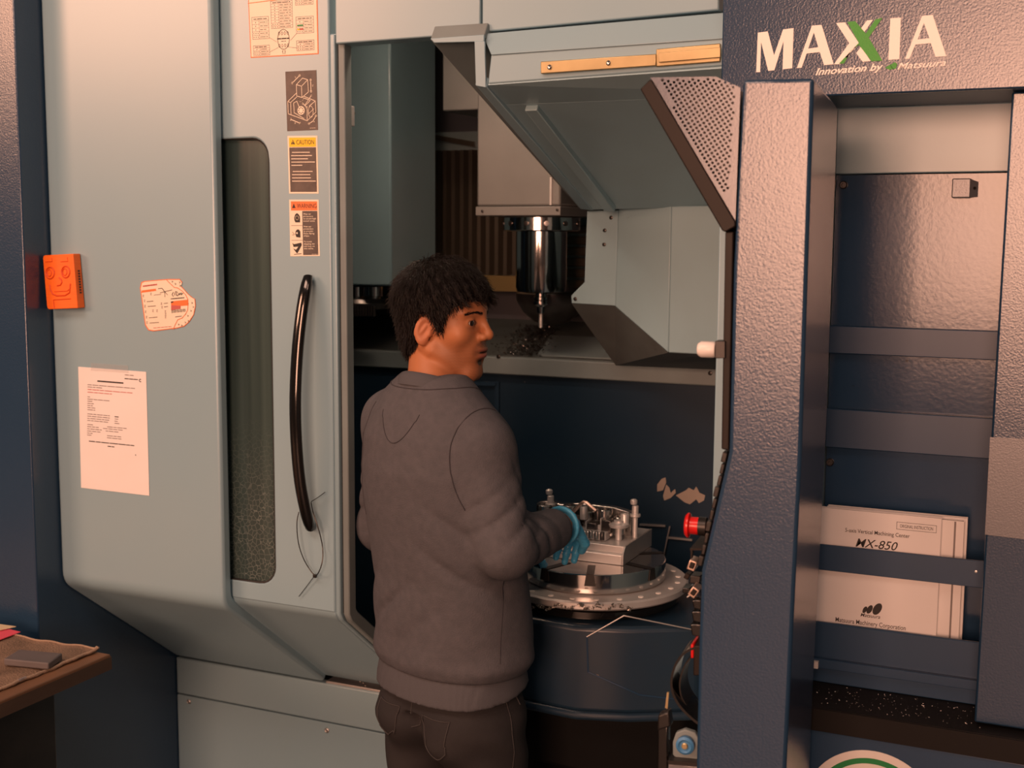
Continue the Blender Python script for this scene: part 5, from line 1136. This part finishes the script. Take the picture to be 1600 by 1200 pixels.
def hair_sdf(P):
    H = to_head(P); x, y, z = H
    d = smin(cranium(H), s_ell(H, (-.045, 0, -.03), (.055, .058, .065)), .03)
    n_ = .0032 * np.sin(x * 150 + 60 * y) * np.sin(y * 210 + z * 90) + .0014 * np.sin(x * 420 + z * 300) * np.sin(y * 390)
    d = d - hair_thick(H) + n_ * np.clip((z + .02) / .06, .3, 1)
    b = poly_sdf(x, z - fringe(H) * (x > .05), hair_poly)
    return smax(d, b, .006)
V, Fc = grid_mesh(hair_sdf, np.arange(-.13, .19, .0026), np.arange(-.17, .15, .0026), np.arange(1.44, 1.75, .0026))
M['hair'] = mat('black_hair', (.006, .0042, .004), .55, spec=.15, col2=(.009, .006, .0055), nscale=60, bump=('n', 260, .5, .002), stretch=(1, 1, .3))
M['hair_strand'] = mat('black_hair_strand', (.0065, .0045, .004), .42, spec=.3)
hair_o = mesh_obj('hair', V, Fc, M['hair'], R_)
Hn = np.stack(to_head(V.T), 1)
def hgrad(Q):
    e = 8e-4; f = lambda q: hair_sdf(from_head(q).T); g = np.stack([(f(Q + np.eye(3)[i] * e) - f(Q - np.eye(3)[i] * e)) for i in range(3)], 1)
    return g / (np.linalg.norm(g, axis=1, keepdims=True) + 1e-9)
ns_ = 8000; Q = Hn[rng.integers(0, len(Hn), ns_)]
keep = hgrad(Q); Q = Q + keep * .0005
crown = np.array([-.055, .0, .128])
paths = [Q]; nseg = 5; Lh = np.where(Q[:, 2] > .05, rng.uniform(.022, .045, ns_), rng.uniform(.010, .020, ns_))
cur = Q.copy()
front = np.clip((Q[:, 0] - .0) / .06, 0, 1) * np.clip((Q[:, 2] - .03) / .05, 0, 1)
jit = rng.normal(0, .26, (ns_, 3))
for s in range(nseg):
    rad = cur - crown; rad /= np.linalg.norm(rad, axis=1, keepdims=True) + 1e-6
    flow = rad + np.array([0, 0, -.5]) + front[:, None] * np.array([.35, -.75, .05]) + jit
    g = hgrad(cur); flow -= g * np.sum(flow * g, 1, keepdims=True); flow /= np.linalg.norm(flow, axis=1, keepdims=True) + 1e-6
    cur = cur + flow * (Lh / nseg)[:, None] + g * (.0009 + .0006 * s) * rng.uniform(.0, 1.5, ns_)[:, None]; paths.append(cur.copy())
def strands(paths, r0, name, m, parent):
    A = np.stack([from_head(p) for p in paths], 1); n_, k_, _ = A.shape
    T = np.gradient(A, axis=1); T /= np.linalg.norm(T, axis=2, keepdims=True) + 1e-9
    U = np.cross(T, np.array([.3, .5, .8])); U /= np.linalg.norm(U, axis=2, keepdims=True) + 1e-9; W2 = np.cross(T, U)
    rr = r0 * np.array([.8, 1, 1, .9, .6, .12])[:k_]
    ring = np.stack([A + (U * math.cos(a_) + W2 * math.sin(a_)) * rr[None, :, None] for a_ in (0, 2.094, 4.189)], 2)
    Vv = ring.reshape(-1, 3); idx = np.arange(n_ * k_ * 3).reshape(n_, k_, 3); fs = []
    for j in range(3): fs.append(np.stack([idx[:, :-1, j], idx[:, :-1, (j + 1) % 3], idx[:, 1:, (j + 1) % 3], idx[:, 1:, j]], -1).reshape(-1, 4))
    return tag(mesh_obj(name, Vv, np.concatenate(fs), m, parent), kind='stuff')
strands(paths, .0006, 'hair_strands', M['hair_strand'], hair_o)
# fringe locks falling on the forehead
pf = []
for i in range(150):
    y0 = rng.uniform(-.058, .058); x0 = math.sqrt(max(0, 1 - (y0 / .082) ** 2)) * .091 - .004; z0 = rng.uniform(.066, .086)
    L = rng.uniform(.010, .026) * (1.5 if y0 > .02 and rng.random() < .5 else 1); pf.append([(x0 + .004 * math.sin(t * 3) - .010 * t * (y0 / .06) ** 2, y0 * (1 + .02 * t) - .006 * t, z0 - L * t) for t in np.linspace(0, 1, 6)])
pf = np.array(pf); strands([pf[:, i] for i in range(6)], .0011, 'fringe_strands', M['hair_strand'], hair_o)
# eyebrows
for s in (-1, 1):
    pb_ = []
    for i in range(150):
        t = rng.random(); y0 = .009 + .044 * t; x0 = .0945 - .020 * t ** 1.6; z0 = .0285 + .0055 * math.sin(t * 2.4) - .004 * t + rng.normal(0, .0016)
        d_ = np.array([-.25, .8, .35 - .6 * t]) * rng.uniform(.005, .009)
        pb_.append([(x0 + d_[0] * q + .0012, s * (y0 + d_[1] * q), z0 + d_[2] * q) for q in np.linspace(0, 1, 6)])
    pb_ = np.array(pb_)
    # snap to the face
    Pq = pb_.reshape(-1, 3); 
    for it in range(4):
        f = lambda q: head_sdf(q.T); e_ = 6e-4; dv = f(Pq); g = np.stack([(f(Pq + np.eye(3)[i] * e_) - f(Pq - np.eye(3)[i] * e_)) / (2 * e_) for i in range(3)], 1); Pq = Pq - g * (dv - .0006)[:, None]
    pb_ = Pq.reshape(-1, 6, 3); strands([pb_[:, i] for i in range(6)], .00045, 'eyebrow', M['hair_strand'], body_o)

# ---- sweatshirt
torso = [(.848, .034, .132, .180), (.874, .036, .143, .194), (.92, .038, .142, .190), (1.05, .026, .133, .184), (1.18, .008, .136, .188), (1.28, -.006, .134, .188), (1.345, -.014, .120, .174), (1.40, -.020, .098, .142), (1.44, -.022, .078, .104), (1.472, -.020, .064, .072)]
def arm(P, s, r):
    d = s_cap(P, SHO[s] + np.array([0, -s * .012, -.008]), ELB[s], r[0], r[1]); return smin(d, s_cap(P, ELB[s], ELB[s] + (WRI[s] - ELB[s]) * .74, r[1] * .98, r[2]), .022)
def shirt_sdf(P):
    x, y, z = P
    d = s_loft(P, torso, 2.25)
    # shoulder line
    for s in (-1, 1): d = smin(d, s_cap(P, (-.02, s * .06, 1.422), SHO[s] + np.array([0, s * .004, .008]), .044, .052), .045)
    # creases on the back and side: long drags from the right armpit and above the hem
    b = (x < .02)
    rdg = lambda t: 1.6 * (1 - np.abs(np.sin(t * .5))) ** 2 - .35
    d = d + .0060 * rdg((z - y * .75) * 58 + 1.0) * np.exp(-((y + .13) / .07) ** 2 - ((z - 1.12) / .11) ** 2) * b
    d = d + .0062 * rdg((z + y * .8) * 60 + .7) * np.exp(-((y - .06) / .12) ** 2 - ((z - .99) / .06) ** 2)
    d = d + .0030 * np.sin(y * 40 + z * 22) * np.exp(-((z - .895) / .035) ** 2)
    d = d - .0030 * np.sin(z * 30 + x * 25) * np.exp(-((z - 1.28) / .10) ** 2 - ((y - .12) / .08) ** 2)
    for s in (-1, 1):
        a = arm(P, s, (.064, .056, .046))
        e = ELB[s]; fw_ = (WRI[s] - e) / np.linalg.norm(WRI[s] - e); ta = (x - e[0]) * fw_[0] + (y - e[1]) * fw_[1] + (z - e[2]) * fw_[2]
        a = a + .0052 * rdg(ta * 115 + z * 45) * np.exp(-((ta - .08) / .06) ** 2) + .0050 * rdg((z - x * .6 + y * .4) * 120) * np.exp(-((z - e[2] - .075) / .055) ** 2) * (ta < .1)
        a = a + .0040 * rdg(z * 60 - y * 80) * np.exp(-((z - 1.27) / .05) ** 2)
        d = smin(d, a, .028)
    d = smax(d, -(z - .848), .006)
    # neck opening is only a shallow dish: the neck rises through it
    return d
def hem_sdf(P):
    d = s_loft(P, [(.79, .034, .136, .184), (.82, .034, .133, .181), (.862, .034, .126, .172)], 2.25)
    d = d + .0007 * np.sin(np.arctan2(P[1], P[0] - .034) * 210)
    return smax(smax(d, -(P[2] - .806 + .014 * np.clip(-(P[0] - .034) / .1, -1, 1)), .004), P[2] - .866, .004)
M['sweat'] = mat('charcoal_sweatshirt', (.078, .084, .098), .92, spec=.12, col2=(.096, .100, .116), nscale=60, ndetail=8, bump=('n', 420, .5, .002))
M['sweat_rib'] = mat('charcoal_ribbing', (.080, .086, .100), .9, spec=.15, bump=('n', 420, .3, .0016))
M['seam'] = mat('sweatshirt_seam', (.040, .042, .052), .9)
V, Fc = grid_mesh(shirt_sdf, np.arange(-.19, .30, .0062), np.arange(-.34, .34, .0062), np.arange(.82, 1.49, .0062))
sw = mesh_obj('sweatshirt', V, Fc, M['sweat'], R_, relax=3)
V2, F2 = grid_mesh(hem_sdf, np.arange(-.12, .20, .0050), np.arange(-.21, .21, .0050), np.arange(.77, .88, .0050))
mesh_obj('waistband', V2, F2, M['sweat_rib'], sw, relax=1)
def snap(pts, fn, off=.0):
    Pq = np.array(pts, float)
    for it in range(8):
        e_ = 1e-3; dv = fn(Pq.T); g = np.stack([(fn((Pq + np.eye(3)[i] * e_).T) - fn((Pq - np.eye(3)[i] * e_).T)) / (2 * e_) for i in range(3)], 1)
        Pq = Pq - g * (dv - off)[:, None] / np.maximum(.2, np.sum(g * g, 1, keepdims=True))
    return [Vector(v.tolist()) for v in to_world(Pq)]
# collar ribbing, a ring round the neck
def collar_pt(a_, r_, h_): return (-.016 + r_ * math.cos(a_) * 1.0, r_ * .98 * math.sin(a_), h_ - .020 * math.cos(a_))
nec = [collar_pt(2 * math.pi * i / 40, .072, 1.468) for i in range(40)]
mb = MB(); 
ringpts = []
for i in range(40):
    a_ = 2 * math.pi * i / 40
    for (r_, h_) in ((.0800, 1.441), (.0765, 1.456), (.069, 1.466), (.065, 1.467), (.0625, 1.460), (.068, 1.444)): ringpts.append(collar_pt(a_, r_, h_))
wpts = to_world(np.array(ringpts)); k6 = 6
mb.add([tuple(p) for p in wpts], [(i * k6 + j, i * k6 + (j + 1) % k6, ((i + 1) % 40) * k6 + (j + 1) % k6, ((i + 1) % 40) * k6 + j) for i in range(40) for j in range(k6)])
mb.build('collar', M['sweat_rib'], sw, ang=80)
MB().tube(snap([collar_pt(2 * math.pi * i / 48, .084, 1.436) for i in range(48)], shirt_sdf, .0006), .0011, 6, closed=True).build('collar_seam', M['seam'], sw, ang=80)
moon = [(-.15, .062 - .124 * i / 24, 1.424 - .075 * math.sin(math.pi * i / 24) ** .8) for i in range(25)]
MB().tube(snap(moon, shirt_sdf, .0004), .0010, 6).build('yoke_seam', M['seam'], sw, ang=80)
for s in (-1, 1):
    sm = [(-.12 + .02 * t, s * (.128 + .012 * math.sin(t * 3)), 1.17 + .26 * t) for t in np.linspace(0, 1, 20)]
    if s == -1: sm = [(-.10 + .01 * t, -.172 + .045 * math.sin(t * 2.4), 1.215 + .175 * t) for t in np.linspace(0, 1, 18)] + [(-.075 + .085 * t, -.142 + .004 * t, 1.40 + .012 * math.sin(t * 3)) for t in np.linspace(0.15, 1, 8)]
    MB().tube(snap(sm, shirt_sdf, .0003), .0012, 6).build('armhole_seam', M['seam'], sw, ang=80)
MB().tube(snap([(-.02 + .03 * t, -.21, .90 + .24 * t) for t in np.linspace(0, 1, 16)], shirt_sdf, .0002), .0010, 6).build('side_seam', M['seam'], sw, ang=80)
# ---- jeans
def jeans_sdf(P):
    x, y, z = P
    d = s_loft(P, [(.76, .036, .122, .166), (.80, .036, .116, .160), (.87, .036, .110, .154)], 2.3)
    for s in (-1, 1):
        l = smin(s_cap(P, HIP[s] + np.array([-.004, 0, -.075]), KNE[s], .098, .070), s_cap(P, KNE[s], ANK[s], .068, .056), .03)
        l = smin(l, s_ell(P, (-.012, s * .072, .725), (.085, .080, .070)), .03)
        l = l + .0040 * np.sin(z * 60 + x * 40 + s) * np.exp(-((z - .70) / .05) ** 2) + .0045 * np.sin(z * 48 - x * 30) * np.exp(-((z - .47) / .10) ** 2) + .004 * np.sin(z * 70) * np.exp(-((z - .14) / .07) ** 2)
        d = smin(d, l, .022)
    d = smax(d, z - .85, .004)
    return smax(d, -(z - .055), .004)
M['denim'] = mat('dark_brown_denim', (.024, .025, .028), .85, spec=.15, col2=(.036, .036, .039), nscale=8, ndetail=8, bump=('n', 700, .3, .0012))
M['stitch'] = mat('denim_seam', (.040, .040, .043), .85)
V, Fc = grid_mesh(jeans_sdf, np.arange(-.16, .21, .0075), np.arange(-.25, .26, .0075), np.arange(.03, .89, .0075))
jn = mesh_obj('jeans', V, Fc, M['denim'], R_, relax=2)
for s in (-1, 1):
    pk = [(-.15, s * .030, .785), (-.15, s * .135, .795), (-.15, s * .130, .675), (-.15, s * .080, .650), (-.15, s * .034, .685)]
    dense = []
    for a_, b_ in zip(pk, pk[1:] + pk[:1]): dense += [tuple(np.array(a_) + (np.array(b_) - np.array(a_)) * t) for t in np.linspace(0, 1, 10)[:-1]]
    dp = snap(dense, jeans_sdf, .0006); MB().tube(dp, .0013, 6, closed=True).build('back_pocket', M['stitch'], jn, ang=80)
MB().tube(snap([(-.16, .0, .86 - .16 * t) for t in np.linspace(0, 1, 16)], jeans_sdf, .0004), .0012, 6).build('centre_seam', M['stitch'], jn, ang=80)
for s in (-1, 1):
    MB().tube(snap([(.03, s * .2, .84 - .40 * t) for t in np.linspace(0, 1, 20)], jeans_sdf, .0003), .0012, 6).build('side_seam', M['stitch'], jn, ang=80)
    MB().tube(snap([(.03 + .05 * math.sin(t * 1.5), s * .19, .85 - .06 * t) for t in np.linspace(0, 1, 10)], jeans_sdf, .0006), .0014, 6).build('front_pocket', M['stitch'], jn, ang=80)
# ---- shoes
M['shoe'] = mat('black_work_shoe', (.018, .016, .015), .5)
for s in (-1, 1):
    a = ANK[s]
    def shoe_sdf(P):
        d = s_cap(P, (a[0] - .035, a[1], .055), (a[0] + .06, a[1] - .004 * s, .048), .046, .044); d = smin(d, s_cap(P, (a[0] + .06, a[1], .045), (a[0] + .155, a[1] + .006 * s, .036), .043, .036), .03)
        d = smin(d, s_cap(P, (a[0] - .02, a[1], .06), (a[0] - .012, a[1], .115), .045, .043), .02); return smax(smax(d, -(P[2] - .002), .004), P[2] - .12, .004)
    V, Fc = grid_mesh(shoe_sdf, np.arange(a[0] - .11, a[0] + .22, .0065), np.arange(a[1] - .075, a[1] + .075, .0065), np.arange(-.01, .135, .0065)); mesh_obj('shoe', V, Fc, M['shoe'], R_, relax=2)
# ---- gloves
M['glove'] = mat('blue_nitrile_glove', (.06, .36, .62), .38, spec=.5, bump=('n', 170, .7, .004), sss=.05, stretch=(.4, .4, 1))
def glove(s, fdir, pdir, curl):
    W = WRI[s]; fd = np.array(fdir, float); fd /= np.linalg.norm(fd); pn = np.array(pdir, float); pn -= fd * (pn @ fd); pn /= np.linalg.norm(pn)   # pn: palm normal
    sd_ = np.cross(fd, pn)                                                                           # across the palm
    fa = (W - ELB[s]) / np.linalg.norm(W - ELB[s])
    pt = lambda a_, b_, c_: W + fd * a_ + sd_ * b_ + pn * c_
    th = 1 if (sd_ @ np.array([0, -s, .6])) < 0 else -1
    segs = []
    for i, (off, L) in enumerate(((.031, .072), (.0105, .080), (-.0105, .074), (-.030, .060))):
        b_ = off * th; p0 = pt(.088 - .005 * abs(i - 1), b_, .0); ang = curl[0]; p = p0
        for j, fr in enumerate((.45, .32, .25)):
            dirv = fd * math.cos(ang) + pn * math.sin(ang); q = p + dirv * L * fr; segs.append((p, q, .0098 - .0008 * j, .0092 - .0008 * j)); p = q; ang += curl[1]
    t0 = pt(.025, .030 * th, .006); t1 = pt(.058, .048 * th, .022); t2 = pt(.084, .044 * th, .034); segs += [(t0, t1, .0125, .0110), (t1, t2, .0108, .0095)]
    def f(P):
        d = s_cap(P, pt(.018, .012, 0), pt(.080, .022, 0), .019, .0155); d = smin(d, s_cap(P, pt(.018, -.012, 0), pt(.080, -.024, 0), .019, .0145), .02)
        for a_, b_, r0, r1 in segs: d = smin(d, s_cap(P, a_, b_, r0, r1), .0045)
        c = s_cap(P, W - fa * .020, pt(.02, 0, 0), .0385, .029)
        tt = (P[0] - W[0]) * fa[0] + (P[1] - W[1]) * fa[1] + (P[2] - W[2]) * fa[2]
        c = c + .0016 * np.sin(tt * 900) + .0012 * np.sin(P[2] * 260 + P[1] * 300)
        c = smax(c, -(tt + .022), .003)
        rim = np.sqrt((np.sqrt(np.maximum(0, (P[0] - W[0]) ** 2 + (P[1] - W[1]) ** 2 + (P[2] - W[2]) ** 2 - tt ** 2)) - .0385) ** 2 + (tt + .020) ** 2) - .0048
        return smin(smin(d, c, .012), rim, .003)
    g_ = np.array([W - fa * .04] + [p for sg_ in segs for p in sg_[:2]]); lo = g_.min(0) - .05; hi = g_.max(0) + .05
    V, Fc = grid_mesh(f, np.arange(lo[0], hi[0], .003), np.arange(lo[1], hi[1], .003), np.arange(lo[2], hi[2], .003)); return mesh_obj('glove', V, Fc, M['glove'], R_, relax=1)
glove(-1, (.68, .58, -.42), (-.3, .0, -.95), (.50, .62))
glove(1, (.85, -.35, -.12), (-.2, -.2, -.95), (.35, .45))
